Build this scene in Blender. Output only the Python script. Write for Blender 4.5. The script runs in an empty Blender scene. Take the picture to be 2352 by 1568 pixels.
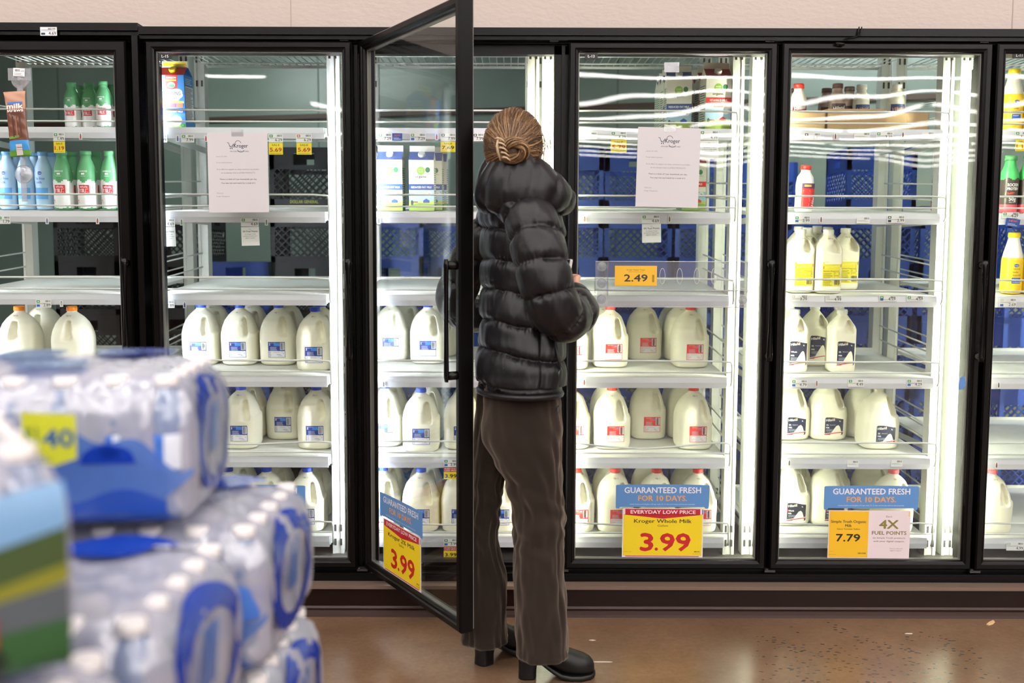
import bpy, math, random
from mathutils import Vector, Matrix, noise, Euler
random.seed(7)
R = math.radians
scene = bpy.context.scene
COL = scene.collection

# ------------------------------------------------------------------ camera
CAM_Z = 1.29
PITCH, ROLL = R(4.95), R(0.17)
FPX = 2287.0
cam_rot = Matrix.Rotation(R(90) - PITCH, 3, 'X') @ Matrix.Rotation(ROLL, 3, 'Z')
def P(px, py, Y):
    d = cam_rot @ Vector(((px - 1176) / FPX, -(py - 784) / FPX, -1.0))
    t = Y / d.y
    return Vector((d.x * t, Y, CAM_Z + d.z * t))
def XZ(px, py, Y):
    p = P(px, py, Y); return p.x, p.z
cd = bpy.data.cameras.new('camera'); cam = bpy.data.objects.new('camera', cd); COL.objects.link(cam)
cd.sensor_width = 36; cd.lens = FPX / 2352 * 36
cam.matrix_world = Matrix.Translation((0, 0, CAM_Z)) @ cam_rot.to_4x4()
cd.clip_start = .05
cd.dof.use_dof = True; cd.dof.focus_distance = 3.45; cd.dof.aperture_fstop = 2.3
scene.camera = cam

# ------------------------------------------------------------------ colour and materials
def lin(c):
    return tuple((x / 255 / 12.92 if x / 255 <= .04045 else ((x / 255 + .055) / 1.055) ** 2.4) for x in c[:3])
MATS = {}
def pbr(name, rgb, rough=.5, metal=0., spec=.5, bump=None, var=None, emit=None, coat=0., alpha=None, wave=None):
    """bump=(scale,strength,stretch xyz) var=(scale,amount)"""
    if name in MATS: return MATS[name]
    m = bpy.data.materials.new(name); m.use_nodes = True
    nt = m.node_tree; N = nt.nodes; L = nt.links
    b = N['Principled BSDF']
    if rgb == 'attr':
        a = N.new('ShaderNodeAttribute'); a.attribute_name = 'Col'
        L.new(a.outputs['Color'], b.inputs['Base Color'])
    else:
        c = (*lin(rgb), 1)
        b.inputs['Base Color'].default_value = c
        if var:
            tc = N.new('ShaderNodeTexCoord'); nz = N.new('ShaderNodeTexNoise'); nz.inputs['Scale'].default_value = var[0]
            nz.inputs['Detail'].default_value = 5
            L.new(tc.outputs['Object'], nz.inputs['Vector'])
            rp = N.new('ShaderNodeValToRGB')
            rp.color_ramp.elements[0].position = .3; rp.color_ramp.elements[1].position = .7
            rp.color_ramp.elements[0].color = (*[x * (1 - var[1]) for x in c[:3]], 1)
            rp.color_ramp.elements[1].color = (*[min(1, x * (1 + var[1])) for x in c[:3]], 1)
            L.new(nz.outputs['Fac'], rp.inputs['Fac']); L.new(rp.outputs['Color'], b.inputs['Base Color'])
    b.inputs['Roughness'].default_value = rough
    b.inputs['Metallic'].default_value = metal
    b.inputs['Specular IOR Level'].default_value = spec
    if coat: b.inputs['Coat Weight'].default_value = coat; b.inputs['Coat Roughness'].default_value = .08
    if bump:
        tc = N.new('ShaderNodeTexCoord'); mp = N.new('ShaderNodeMapping'); nz = N.new('ShaderNodeTexNoise')
        L.new(tc.outputs['Object'], mp.inputs['Vector']); L.new(mp.outputs['Vector'], nz.inputs['Vector'])
        if len(bump) > 2: mp.inputs['Scale'].default_value = bump[2]
        nz.inputs['Scale'].default_value = bump[0]; nz.inputs['Detail'].default_value = 3
        bp = N.new('ShaderNodeBump'); bp.inputs['Strength'].default_value = bump[1]; bp.inputs['Distance'].default_value = .002
        L.new(nz.outputs['Fac'], bp.inputs['Height']); L.new(bp.outputs['Normal'], b.inputs['Normal'])
    if emit:
        b.inputs['Emission Color'].default_value = (*lin(emit[0]), 1); b.inputs['Emission Strength'].default_value = emit[1]
    if alpha is not None: b.inputs['Alpha'].default_value = alpha
    MATS[name] = m
    return m
def clear(name, tint=(255, 255, 255), f0=.05, rough=0.0, diffuse=0., dcol=(240, 240, 245), bump=None, gl=1.0):
    if name in MATS: return MATS[name]
    m = bpy.data.materials.new(name); m.use_nodes = True
    nt = m.node_tree; N = nt.nodes; L = nt.links; N.clear()
    out = N.new('ShaderNodeOutputMaterial'); tr = N.new('ShaderNodeBsdfTransparent'); gs = N.new('ShaderNodeBsdfGlossy')
    tr.inputs['Color'].default_value = (*lin(tint), 1); gs.inputs['Roughness'].default_value = rough
    lw = N.new('ShaderNodeLayerWeight'); lw.inputs['Blend'].default_value = .5
    pw = N.new('ShaderNodeMath'); pw.operation = 'POWER'; pw.inputs[1].default_value = 5
    L.new(lw.outputs['Facing'], pw.inputs[0])
    ma = N.new('ShaderNodeMath'); ma.operation = 'MULTIPLY_ADD'; ma.inputs[1].default_value = (1 - f0) * gl; ma.inputs[2].default_value = f0
    L.new(pw.outputs[0], ma.inputs[0])
    src = tr.outputs[0]
    if diffuse:
        df = N.new('ShaderNodeBsdfDiffuse'); df.inputs['Color'].default_value = (*lin(dcol), 1)
        m0 = N.new('ShaderNodeMixShader'); m0.inputs['Fac'].default_value = diffuse
        L.new(src, m0.inputs[1]); L.new(df.outputs[0], m0.inputs[2]); src = m0.outputs[0]
    mx = N.new('ShaderNodeMixShader'); L.new(ma.outputs[0], mx.inputs['Fac']); L.new(src, mx.inputs[1]); L.new(gs.outputs[0], mx.inputs[2])
    L.new(mx.outputs[0], out.inputs['Surface'])
    if bump:
        tc = N.new('ShaderNodeTexCoord'); mp = N.new('ShaderNodeMapping'); nz = N.new('ShaderNodeTexNoise')
        mp.inputs['Scale'].default_value = bump[3] if len(bump) > 3 else (1, 1, 1)
        L.new(tc.outputs['Object'], mp.inputs['Vector']); L.new(mp.outputs['Vector'], nz.inputs['Vector'])
        nz.inputs['Scale'].default_value = bump[0]; nz.inputs['Detail'].default_value = bump[4] if len(bump) > 4 else 2
        bp = N.new('ShaderNodeBump'); bp.inputs['Strength'].default_value = bump[1]; bp.inputs['Distance'].default_value = bump[2]
        L.new(nz.outputs['Fac'], bp.inputs['Height']); L.new(bp.outputs['Normal'], gs.inputs['Normal'])
    MATS[name] = m
    return m

PRINT = pbr('print', 'attr', .45)
BLACK = pbr('black_metal', (8, 6, 6), .3, .0, .2, bump=(60, .15))
BLACKPL = pbr('black_plastic', (6, 5, 6), .22, 0, .3)
WHITE = pbr('white_enamel', (236, 238, 236), .3, 0, .5)
SHELFW = pbr('shelf_white', (228, 230, 226), .4, 0, .4, var=(14, .05))
POSTW = pbr('post_white', (226, 228, 222), .35, 0, .5, var=(9, .05))
RAILPL = pbr('rail_plastic', (222, 224, 232), .2, 0, .5)
MILK = pbr('milk_jug', (246, 243, 222), .38, 0, .35)
GLASS = clear('door_glass', (250, 252, 250), .031, 0, bump=(1.6, .6, .0065, (1, 1, 1.4), 1), gl=.85)
STEEL = pbr('grey_steel', (120, 118, 116), .35, .8)

# ------------------------------------------------------------------ mesh builder
class MB:
    def __init__(s): s.v = []; s.f = []; s.m = []; s.c = []; s.sm = []
    def add(s, vs, fs, mat=0, col=None, smooth=False):
        o = len(s.v); s.v.extend([tuple(v) for v in vs])
        for f in fs:
            s.f.append([i + o for i in f]); s.m.append(mat); s.c.append(col); s.sm.append(smooth)
        return s
    def box(s, a, b, mat=0, col=None):
        x0, y0, z0 = a; x1, y1, z1 = b
        x0, x1 = min(x0, x1), max(x0, x1); y0, y1 = min(y0, y1), max(y0, y1); z0, z1 = min(z0, z1), max(z0, z1)
        vs = [(x0, y0, z0), (x1, y0, z0), (x1, y1, z0), (x0, y1, z0), (x0, y0, z1), (x1, y0, z1), (x1, y1, z1), (x0, y1, z1)]
        return s.add(vs, [(0, 3, 2, 1), (4, 5, 6, 7), (0, 1, 5, 4), (1, 2, 6, 5), (2, 3, 7, 6), (3, 0, 4, 7)], mat, col)
    def loft(s, rings, mat=0, col=None, cap=True, smooth=True, colf=None):
        n = len(rings[0]); vs = [p for r in rings for p in r]; o = len(s.v)
        s.v.extend([tuple(v) for v in vs])
        for k in range(len(rings) - 1):
            for i in range(n):
                j = (i + 1) % n
                s.f.append([o + k * n + i, o + k * n + j, o + (k + 1) * n + j, o + (k + 1) * n + i]); s.m.append(mat)
                s.c.append(colf(k, i) if colf else col); s.sm.append(smooth)
        if cap:
            s.f.append([o + i for i in range(n)][::-1]); s.m.append(mat); s.c.append(colf(0, 0) if colf else col); s.sm.append(False)
            s.f.append([o + (len(rings) - 1) * n + i for i in range(n)]); s.m.append(mat); s.c.append(colf(len(rings) - 2, 0) if colf else col); s.sm.append(False)
        return s
    def tube(s, pts, r, n=8, mat=0, col=None, closed=False, cap=True):
        pts = [Vector(p) for p in pts]; rings = []
        up = None; m = len(pts)
        for i, p in enumerate(pts):
            if closed: t = (pts[(i + 1) % m] - pts[i - 1])
            else: t = pts[min(i + 1, m - 1)] - pts[max(i - 1, 0)]
            t.normalize()
            if up is None:
                up = Vector((0, 0, 1)) if abs(t.z) < .9 else Vector((1, 0, 0))
            a = t.cross(up)
            if a.length < 1e-5: a = t.orthogonal()
            a.normalize(); b = a.cross(t); b.normalize(); up = b
            rr = r[i] if isinstance(r, (list, tuple)) else r
            rings.append([p + a * (rr * math.cos(2 * math.pi * k / n)) + b * (rr * math.sin(2 * math.pi * k / n)) for k in range(n)])
        if closed: rings.append(rings[0])
        return s.loft(rings, mat, col, cap=cap and not closed)
    def lathe(s, prof, n=24, c=(0, 0, 0), mat=0, col=None, colf=None, axis='Z'):
        rings = []
        for (r, z) in prof:
            ring = []
            for k in range(n):
                a = 2 * math.pi * k / n
                x, y = r * math.cos(a), r * math.sin(a)
                if axis == 'Z': ring.append((c[0] + x, c[1] + y, c[2] + z))
                elif axis == 'Y': ring.append((c[0] + x, c[1] + z, c[2] - y))
                else: ring.append((c[0] + z, c[1] + x, c[2] + y))
            rings.append(ring)
        return s.loft(rings, mat, col, cap=True, colf=colf)
    def sweep_rect(s, x0, x1, z0, z1, prof, mat=0, y=0):
        """closed profile [(inset, depth)] swept with mitred corners round a rectangle in the XZ plane"""
        rings = []
        for (cx, cz, sx, sz) in ((x0, z0, 1, 1), (x1, z0, -1, 1), (x1, z1, -1, -1), (x0, z1, 1, -1)):
            rings.append([(cx + sx * i, y + d, cz + sz * i) for (i, d) in prof])
        o = len(s.v); n = len(prof)
        for r in rings: s.v.extend(r)
        for k in range(4):
            for i in range(n):
                j = (i + 1) % n; k2 = (k + 1) % 4
                s.f.append([o + k * n + i, o + k * n + j, o + k2 * n + j, o + k2 * n + i]); s.m.append(mat); s.c.append(None); s.sm.append(False)
        return s
    def join(s, o, M=None):
        off = len(s.v)
        s.v.extend([tuple(M @ Vector(v)) if M else v for v in o.v])
        for f, m, c, sm in zip(o.f, o.m, o.c, o.sm): s.f.append([i + off for i in f]); s.m.append(m); s.c.append(c); s.sm.append(sm)
        return s
    def build(s, name, mats=None, parent=None, loc=None, rotz=None, fix=True):
        me = bpy.data.meshes.new(name)
        me.from_pydata(s.v, [], s.f)
        mats = mats or [PRINT]
        if not isinstance(mats, (list, tuple)): mats = [mats]
        for m in mats: me.materials.append(m)
        me.polygons.foreach_set('material_index', s.m)
        me.polygons.foreach_set('use_smooth', s.sm)
        if any(c is not None for c in s.c):
            ca = me.color_attributes.new('Col', 'FLOAT_COLOR', 'CORNER')
            data = []
            for f, c in zip(s.f, s.c):
                q = (*lin(c), 1.0) if c is not None else (.8, .8, .8, 1.)
                data.extend(q * len(f))
            ca.data.foreach_set('color', data)
        if fix and len(s.f) < 60000:
            import bmesh
            bm = bmesh.new(); bm.from_mesh(me); bmesh.ops.recalc_face_normals(bm, faces=bm.faces); bm.to_mesh(me); bm.free()
        me.update()
        o = bpy.data.objects.new(name, me); COL.objects.link(o)
        if parent is not None: o.parent = parent
        if loc is not None: o.location = loc
        if rotz is not None: o.rotation_euler = (0, 0, rotz)
        return o
def empty(name, loc=(0, 0, 0), rotz=0, rot=None):
    o = bpy.data.objects.new(name, None); COL.objects.link(o); o.empty_display_size = .05
    o.location = loc; o.rotation_euler = rot or (0, 0, rotz); return o
def tag(o, label, cat, group=None, kind=None):
    if label: o['label'] = label
    if cat: o['category'] = cat
    if group: o['group'] = group
    if kind: o['kind'] = kind
    return o
def structure(o): o['kind'] = 'structure'; return o
def kids(o): return KIDS.get(o.name) or []
KIDS = {}
def copy_tree(src, loc=None, rotz=None, parent=None):
    c = src.copy(); COL.objects.link(c)
    if parent is not None: c.parent = parent
    if loc is not None: c.location = loc
    if rotz is not None: c.rotation_euler = (0, 0, rotz)
    ch = KIDS.get(src.name)
    if ch is None: ch = KIDS[src.name] = list(src.children)
    for k in ch: copy_tree(k, parent=c)
    return c

# ------------------------------------------------------------------ printed matter
TG = {}
def text_geo(st, bold):
    key = (st, bold)
    if key in TG: return TG[key]
    cu = bpy.data.curves.new('t', 'FONT'); cu.body = st; cu.size = 1; cu.offset = bold; cu.resolution_u = 2; cu.align_x = 'LEFT'
    ob = bpy.data.objects.new('t', cu)
    me = bpy.data.meshes.new_from_object(ob)
    vs = [(v.co.x, v.co.y) for v in me.vertices]; fs = [list(p.vertices) for p in me.polygons]
    bpy.data.objects.remove(ob); bpy.data.curves.remove(cu); bpy.data.meshes.remove(me)
    TG[key] = (vs, fs); return TG[key]
_H = text_geo('H', 0); CAPH = max(v[1] for v in _H[0]) - min(v[1] for v in _H[0])
class Pr:
    def __init__(s): s.L = []
    def poly(s, pts, c, l=1): s.L.append(([tuple(p) for p in pts], [list(range(len(pts)))], c, l)); return s
    def rect(s, x0, y0, x1, y1, c, l=1, seg=1):
        vs = []; fs = []
        for i in range(seg + 1):
            x = x0 + (x1 - x0) * i / seg; vs += [(x, y0), (x, y1)]
        for i in range(seg): fs.append([2 * i, 2 * i + 2, 2 * i + 3, 2 * i + 1])
        s.L.append((vs, fs, c, l)); return s
    def ell(s, cx, cy, rx, ry, c, l=1, n=20): return s.poly([(cx + rx * math.cos(2 * math.pi * k / n), cy + ry * math.sin(2 * math.pi * k / n)) for k in range(n)], c, l)
    def ring(s, cx, cy, rx, ry, w, c, l=1, n=24, a0=0, a1=360):
        vs = []; fs = []
        for k in range(n + 1):
            a = R(a0 + (a1 - a0) * k / n); vs += [(cx + rx * math.cos(a), cy + ry * math.sin(a)), (cx + (rx - w) * math.cos(a), cy + (ry - w) * math.sin(a))]
        for k in range(n): fs.append([2 * k, 2 * k + 2, 2 * k + 3, 2 * k + 1])
        s.L.append((vs, fs, c, l)); return s
    def line(s, pts, w, c, l=1):
        for (a, b) in zip(pts[:-1], pts[1:]):
            a = Vector(a); b = Vector(b); d = (b - a).normalized(); n = Vector((-d.y, d.x)) * w / 2; e = d * w * .3
            s.poly([a - n - e, b - n + e, b + n + e, a + n - e], c, l)
        return s
    def text(s, st, x, y, h, c, l=3, al='C', bold=.0, w=None, rot=0):
        if bold > 0:
            k = h * bold * 1.1
            for n_, (dx, dy) in enumerate(((-k, 0), (k, 0), (0, k * .8), (0, -k * .8)) if bold > .025 else ((-k, 0), (k, 0))):
                s.text(st, x + dx, y + dy, h, c, l + .2 * n_, al, 0, w, rot)
            return s
        vs, fs = text_geo(st, bold)
        if not vs: return s
        k = h / CAPH; x0 = min(v[0] for v in vs); x1 = max(v[0] for v in vs); W = (x1 - x0) * k
        kx = k * (w / W if w else 1); W = (x1 - x0) * kx
        ox = {'C': -W / 2, 'L': 0, 'R': -W}[al]; cr, sr = math.cos(R(rot)), math.sin(R(rot))
        out = []
        for v in vs:
            a = (v[0] - x0) * kx + ox; b = v[1] * k; out.append((x + a * cr - b * sr, y + a * sr + b * cr))
        s.L.append((out, fs, c, l)); return s
    def barcode(s, x0, y0, x1, y1, c=(30, 30, 30), l=3, n=12):
        w = (x1 - x0) / n
        for i in range(n):
            q = (.3, .7, .5)[(i * 7 + i // 3) % 3]; s.rect(x0 + i * w, y0, x0 + i * w + w * q, y1, c, l)
        return s
    def lines(s, x0, y0, x1, y1, n, c, l=3, frac=.4, ragged=.3, seed=1):
        rr = random.Random(seed); h = (y1 - y0) / n
        for i in range(n):
            xe = x1 - (x1 - x0) * rr.random() * ragged; s.rect(x0, y0 + i * h, xe, y0 + i * h + h * frac, c, l)
        return s
    def onto(s, mb, fn=None, mat=0, step=.00025):
        fn = fn or (lambda u, v, w: (u, -w, v))
        for vs, fs, c, l in s.L: mb.add([fn(u, v, l * step) for u, v in vs], fs, mat, c)
        return mb
    def build(s, name, parent=None, fn=None, back=None, mats=None, **k):
        mb = MB(); s.onto(mb, fn)
        if back: mb.box(*back[:2], col=back[2])
        return mb.build(name, mats or [PRINT], parent, fix=False, **k)
def card(name, pr, w, h, loc, rotz=0, tilt=0, t=.0006, bg=(255, 255, 255), parent=None):
    """a flat printed sheet with thickness: origin at its centre, facing -Y"""
    mb = MB(); mb.box((-w / 2, 0, -h / 2), (w / 2, t, h / 2), col=bg)
    pr.onto(mb)
    o = mb.build(name, [PRINT], parent, fix=False); o.location = loc; o.rotation_euler = (0, R(tilt), rotz)
    return o
# ------------------------------------------------------------------ planes and levels
YD = 3.54                      # front face of the closed doors
YS = 3.70                      # front edge of the shelves
ZK = [.227 + .305 * k for k in range(6)]
TILT = .045 / .70
ZB, ZT = .153, 2.030
YB = 4.40
UNITS = {'16': (-2.13, -1.389), '15': (-1.366, -.641), '14': (-.62, .097), '13': (.108, .852), '12': (.881, 1.624), '11': (1.647, 2.39)}
DOORTXT = {'16': 'behind far-left door', '15': 'behind door L-15', '14': 'behind open door', '13': 'behind door L-13', '12': 'left of door L-11', '11': 'behind door L-11'}
SHELFTXT = {5: 'top shelf', 4: 'second shelf down', 3: 'third shelf down', 2: 'third shelf up', 1: 'second shelf up', 0: 'bottom shelf'}
def XH(px, Y=YD): return P(px, 97, Y).x

# ------------------------------------------------------------------ setting
wallm = pbr('wall_panel', (198, 185, 177), .55, 0, .3, bump=(34, .9, (1, 1, 2.0)))
def st(name, mb, mat): return structure(mb.build(name, mat))
st('wall_back', MB().box((-14, 3.585, 2.075), (14, 3.66, 5.2)), wallm)
seam = pbr('seam', (176, 160, 150), .6)
mb = MB()
for px in (668, 2326):
    x = P(px, 30, 3.585).x; mb.box((x - .0016, 3.5835, 2.085), (x + .0016, 3.586, 4.9))
st('trim_2', mb, seam)
# polished concrete floor
def floor_mat():
    m = bpy.data.materials.new('polished_concrete'); m.use_nodes = True; nt = m.node_tree; N = nt.nodes; L = nt.links; b = N['Principled BSDF']
    tc = N.new('ShaderNodeTexCoord')
    n1 = N.new('ShaderNodeTexNoise'); n1.inputs['Scale'].default_value = 2.2; n1.inputs['Detail'].default_value = 8; n1.inputs['Roughness'].default_value = .65
    L.new(tc.outputs['Object'], n1.inputs['Vector'])
    r1 = N.new('ShaderNodeValToRGB'); e = r1.color_ramp.elements
    e[0].position = .25; e[0].color = (*lin((100, 75, 56)), 1); e[1].position = .75; e[1].color = (*lin((136, 106, 82)), 1)
    L.new(n1.outputs['Fac'], r1.inputs['Fac'])
    n3 = N.new('ShaderNodeTexNoise'); n3.inputs['Scale'].default_value = 60; n3.inputs['Detail'].default_value = 6; L.new(tc.outputs['Object'], n3.inputs['Vector'])
    mx0 = N.new('ShaderNodeMixRGB'); mx0.blend_type = 'SOFT_LIGHT'; mx0.inputs['Fac'].default_value = .35
    L.new(r1.outputs['Color'], mx0.inputs[1]); L.new(n3.outputs['Color'], mx0.inputs[2])
    hs = N.new('ShaderNodeHueSaturation'); hs.inputs['Saturation'].default_value = 0; L.new(n3.outputs['Color'], hs.inputs['Color']); L.new(hs.outputs['Color'], mx0.inputs[2])
    # worn patch with dark aggregate flecks, lower right
    vo = N.new('ShaderNodeTexVoronoi'); vo.inputs['Scale'].default_value = 42; mp = N.new('ShaderNodeMapping'); mp.inputs['Scale'].default_value = (1, 1.7, 1); mp.inputs['Rotation'].default_value = (0, 0, .5)
    L.new(tc.outputs['Object'], mp.inputs['Vector']); L.new(mp.outputs['Vector'], vo.inputs['Vector'])
    lt = N.new('ShaderNodeMath'); lt.operation = 'LESS_THAN'; lt.inputs[1].default_value = .30; L.new(vo.outputs['Distance'], lt.inputs[0])
    sp = N.new('ShaderNodeSeparateXYZ'); L.new(tc.outputs['Object'], sp.inputs[0])
    n2 = N.new('ShaderNodeTexNoise'); n2.inputs['Scale'].default_value = 5; n2.inputs['Detail'].default_value = 3; L.new(tc.outputs['Object'], n2.inputs['Vector'])
    vd = N.new('ShaderNodeVectorMath'); vd.operation = 'DISTANCE'; vd.inputs[1].default_value = (1.15, 2.95, 0); L.new(tc.outputs['Object'], vd.inputs[0])
    a = N.new('ShaderNodeMath'); a.operation = 'MULTIPLY_ADD'; a.inputs[1].default_value = -1.1; L.new(vd.outputs['Value'], a.inputs[0]); L.new(n2.outputs['Fac'], a.inputs[2])
    g = N.new('ShaderNodeMath'); g.operation = 'GREATER_THAN'; g.inputs[1].default_value = .06; L.new(a.outputs[0], g.inputs[0])
    gt = N.new('ShaderNodeMath'); gt.operation = 'MULTIPLY'; L.new(g.outputs[0], gt.inputs[0]); L.new(lt.outputs[0], gt.inputs[1])
    wn = N.new('ShaderNodeTexWhiteNoise'); L.new(vo.outputs['Position'], wn.inputs['Vector'])
    g3 = N.new('ShaderNodeMath'); g3.operation = 'GREATER_THAN'; g3.inputs[1].default_value = .45; L.new(wn.outputs['Value'], g3.inputs[0])
    g4 = N.new('ShaderNodeMath'); g4.operation = 'MULTIPLY'; L.new(gt.outputs[0], g4.inputs[0]); L.new(g3.outputs[0], g4.inputs[1])
    g5 = N.new('ShaderNodeMath'); g5.operation = 'MULTIPLY'; g5.inputs[1].default_value = .9; L.new(g4.outputs[0], g5.inputs[0])
    mx = N.new('ShaderNodeMixRGB'); mx.inputs[2].default_value = (*lin((62, 56, 50)), 1); L.new(g5.outputs[0], mx.inputs['Fac']); L.new(mx0.outputs['Color'], mx.inputs[1])
    L.new(mx.outputs['Color'], b.inputs['Base Color'])
    b.inputs['Roughness'].default_value = .27; b.inputs['Specular IOR Level'].default_value = .5
    rr = N.new('ShaderNodeMapRange'); rr.inputs['To Min'].default_value = .18; rr.inputs['To Max'].default_value = .4; b.inputs['Roughness'].default_value = .25
    return m
st('floor', MB().box((-22, -36, -.1), (22, 3.6, 0)), floor_mat())
ceilm = pbr('store_ceiling', (150, 148, 146), .8)
st('ceiling', MB().box((-22, -36, 5.0), (22, 3.66, 5.1)), ceilm)
farw = pbr('store_wall', (120, 112, 108), .8)
st('wall_front', MB().box((-22, -36.2, 0), (22, -36, 5)), farw)
st('wall_left', MB().box((-22.2, -36, 0), (-22, 3.6, 5)), farw)
st('wall_right', MB().box((22, -36, 0), (22.2, 3.6, 5)), farw)
# kerb below the doors
st('trim_1', MB().box((-14, 3.488, .098), (14, 3.60, .106)).box((-14, 3.486, .094), (14, 3.49, .104)), pbr('kerb_top_lit', (118, 98, 86), .45, bump=(70, .3)))  # tan colour stands for light reflected off the base's top face
kb = MB()
kb.loft([[(x, 3.497, .094), (x, 3.7, .094), (x, 3.7, 0), (x, 3.470, 0), (x, 3.472, .012), (x, 3.482, .02), (x, 3.494, .024)] for x in (-14, 14)], smooth=False)
st('baseboard_back', kb, pbr('dark_base', (30, 15, 10), .3, 0, .2, bump=(30, .25), var=(3, .15)))
mb = MB(); mb.loft([[(x, 3.4935, .030), (x, 3.4965, .030), (x, 3.4965, .0), (x, 3.462, .0), (x, 3.464, .009), (x, 3.476, .017), (x, 3.488, .021)] for x in (-14, 14)], smooth=False)
st('trim_3', mb, pbr('cove_base', (66, 50, 47), .35, 0, .25, bump=(40, .2)))

# store lights
lampm = pbr('tube_light', (255, 255, 255), .5, emit=((255, 249, 245), 17.0))
housm = pbr('lamp_housing', (200, 200, 200), .5)
proto = None
def ceiling_light(x0, L, y):
    e = empty('ceiling_light', (x0 + L / 2, y, 4.9))
    tag(e, 'long white fluorescent strip light hanging under the store ceiling', 'light', 'store ceiling strip lights')
    key = ('cl', L)
    if key not in TG:
        a = MB().box((-L / 2, -.075, -.03), (L / 2, .075, 0)); b = MB().box((-L / 2, -.09, 0), (L / 2, .09, .06)); b.box((-L / 2 + .3, -.01, .06), (-L / 2 + .32, .01, .1)); b.box((L / 2 - .32, -.01, .06), (L / 2 - .3, .01, .1))
        oa = a.build('tube', lampm, e); ob = b.build('housing', housm, e); TG[key] = (oa, ob)
    else:
        for q in TG[key]:
            c = q.copy(); COL.objects.link(c); c.parent = e
for i in range(15):
    y = 1.6 - 2.45 * i
    if y > -9:
        for k in range(-3, 3): ceiling_light(k * 4.3 + .1, 4.05, y)
    else:
        for k in range(0, 4): ceiling_light(.7 + k * 4.3 + .5 * (i % 3), 4.05, y)
        if i % 2 == 0: ceiling_light(-6.1 + .5 * (i % 3), 1.1, y); ceiling_light(-3.8 + .5 * (i % 4), .55, y)

# ------------------------------------------------------------------ walk-in cooler shell
coolm = pbr('cooler_panel', (122, 136, 127), .32, .0, .6, bump=(90, .25), var=(1.3, .12))
def slab(p0, p1, z0, z1, t=.06):
    a = Vector((*p0, 0)); b = Vector((*p1, 0)); d = (b - a).normalized(); n = Vector((-d.y, d.x, 0)) * t
    q = [a, b, b + n, a + n]
    m = MB(); m.loft([[(v.x, v.y, z) for v in q] for z in (z0, z1)], smooth=False); return m
BW0, BW1 = (-4.6, 7.55), (4.6, 4.95 + .35)
st('wall_cooler_back', slab(BW0, BW1, .15, 2.75), coolm)
d = (Vector(BW1) - Vector(BW0)).normalized(); nn = Vector((d.y, -d.x))
mb = MB()
for k in range(9):
    c = Vector(BW0) + d * (1.0 * k + .4)
    s_ = slab(c + nn * .004, c + nn * .004 + d * .008, .2, 2.75, .01); mb.join(s_)
st('trim_4', mb, pbr('panel_joint', (84, 98, 94), .5))
o = slab(Vector(BW0) + nn * .03, Vector(BW1) + nn * .03, 2.19, 2.222, .02)
st('trim_5', o, pbr('brown_bumper', (74, 52, 42), .5))
st('wall_cooler_left', MB().box((-4.7, 3.62, .15), (-4.6, 7.7, 2.75)), coolm)
st('wall_cooler_right', MB().box((4.6, 3.62, .15), (4.7, 7.7, 2.75)), coolm)
st('ceiling_cooler', MB().box((-4.6, 3.6, 2.75), (4.6, 7.7, 2.8)), coolm)
st('floor_cooler', MB().box((-4.6, 3.60, 0), (4.6, 7.7, .15)), pbr('cooler_floor', (70, 66, 62), .5, var=(6, .3)))
# two strip lamps on the cooler ceiling
cl = pbr('cooler_lamp', (255, 255, 255), .5, emit=((235, 246, 248), 24.0))
for (x, y) in ((-1.9, 5.6), (1.9, 4.9)):
    e = empty('cooler_ceiling_lamp', (x, y, 2.69)); tag(e, 'enclosed strip lamp on the ceiling of the milk cooler, %s end' % ('left' if x < 0 else 'right'), 'light', 'cooler ceiling lamps')
    MB().box((-.6, -.06, -.05), (.6, .06, 0)).build('diffuser', cl, e); MB().box((-.63, -.08, 0), (.63, .08, .06)).build('housing', housm, e)

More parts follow.
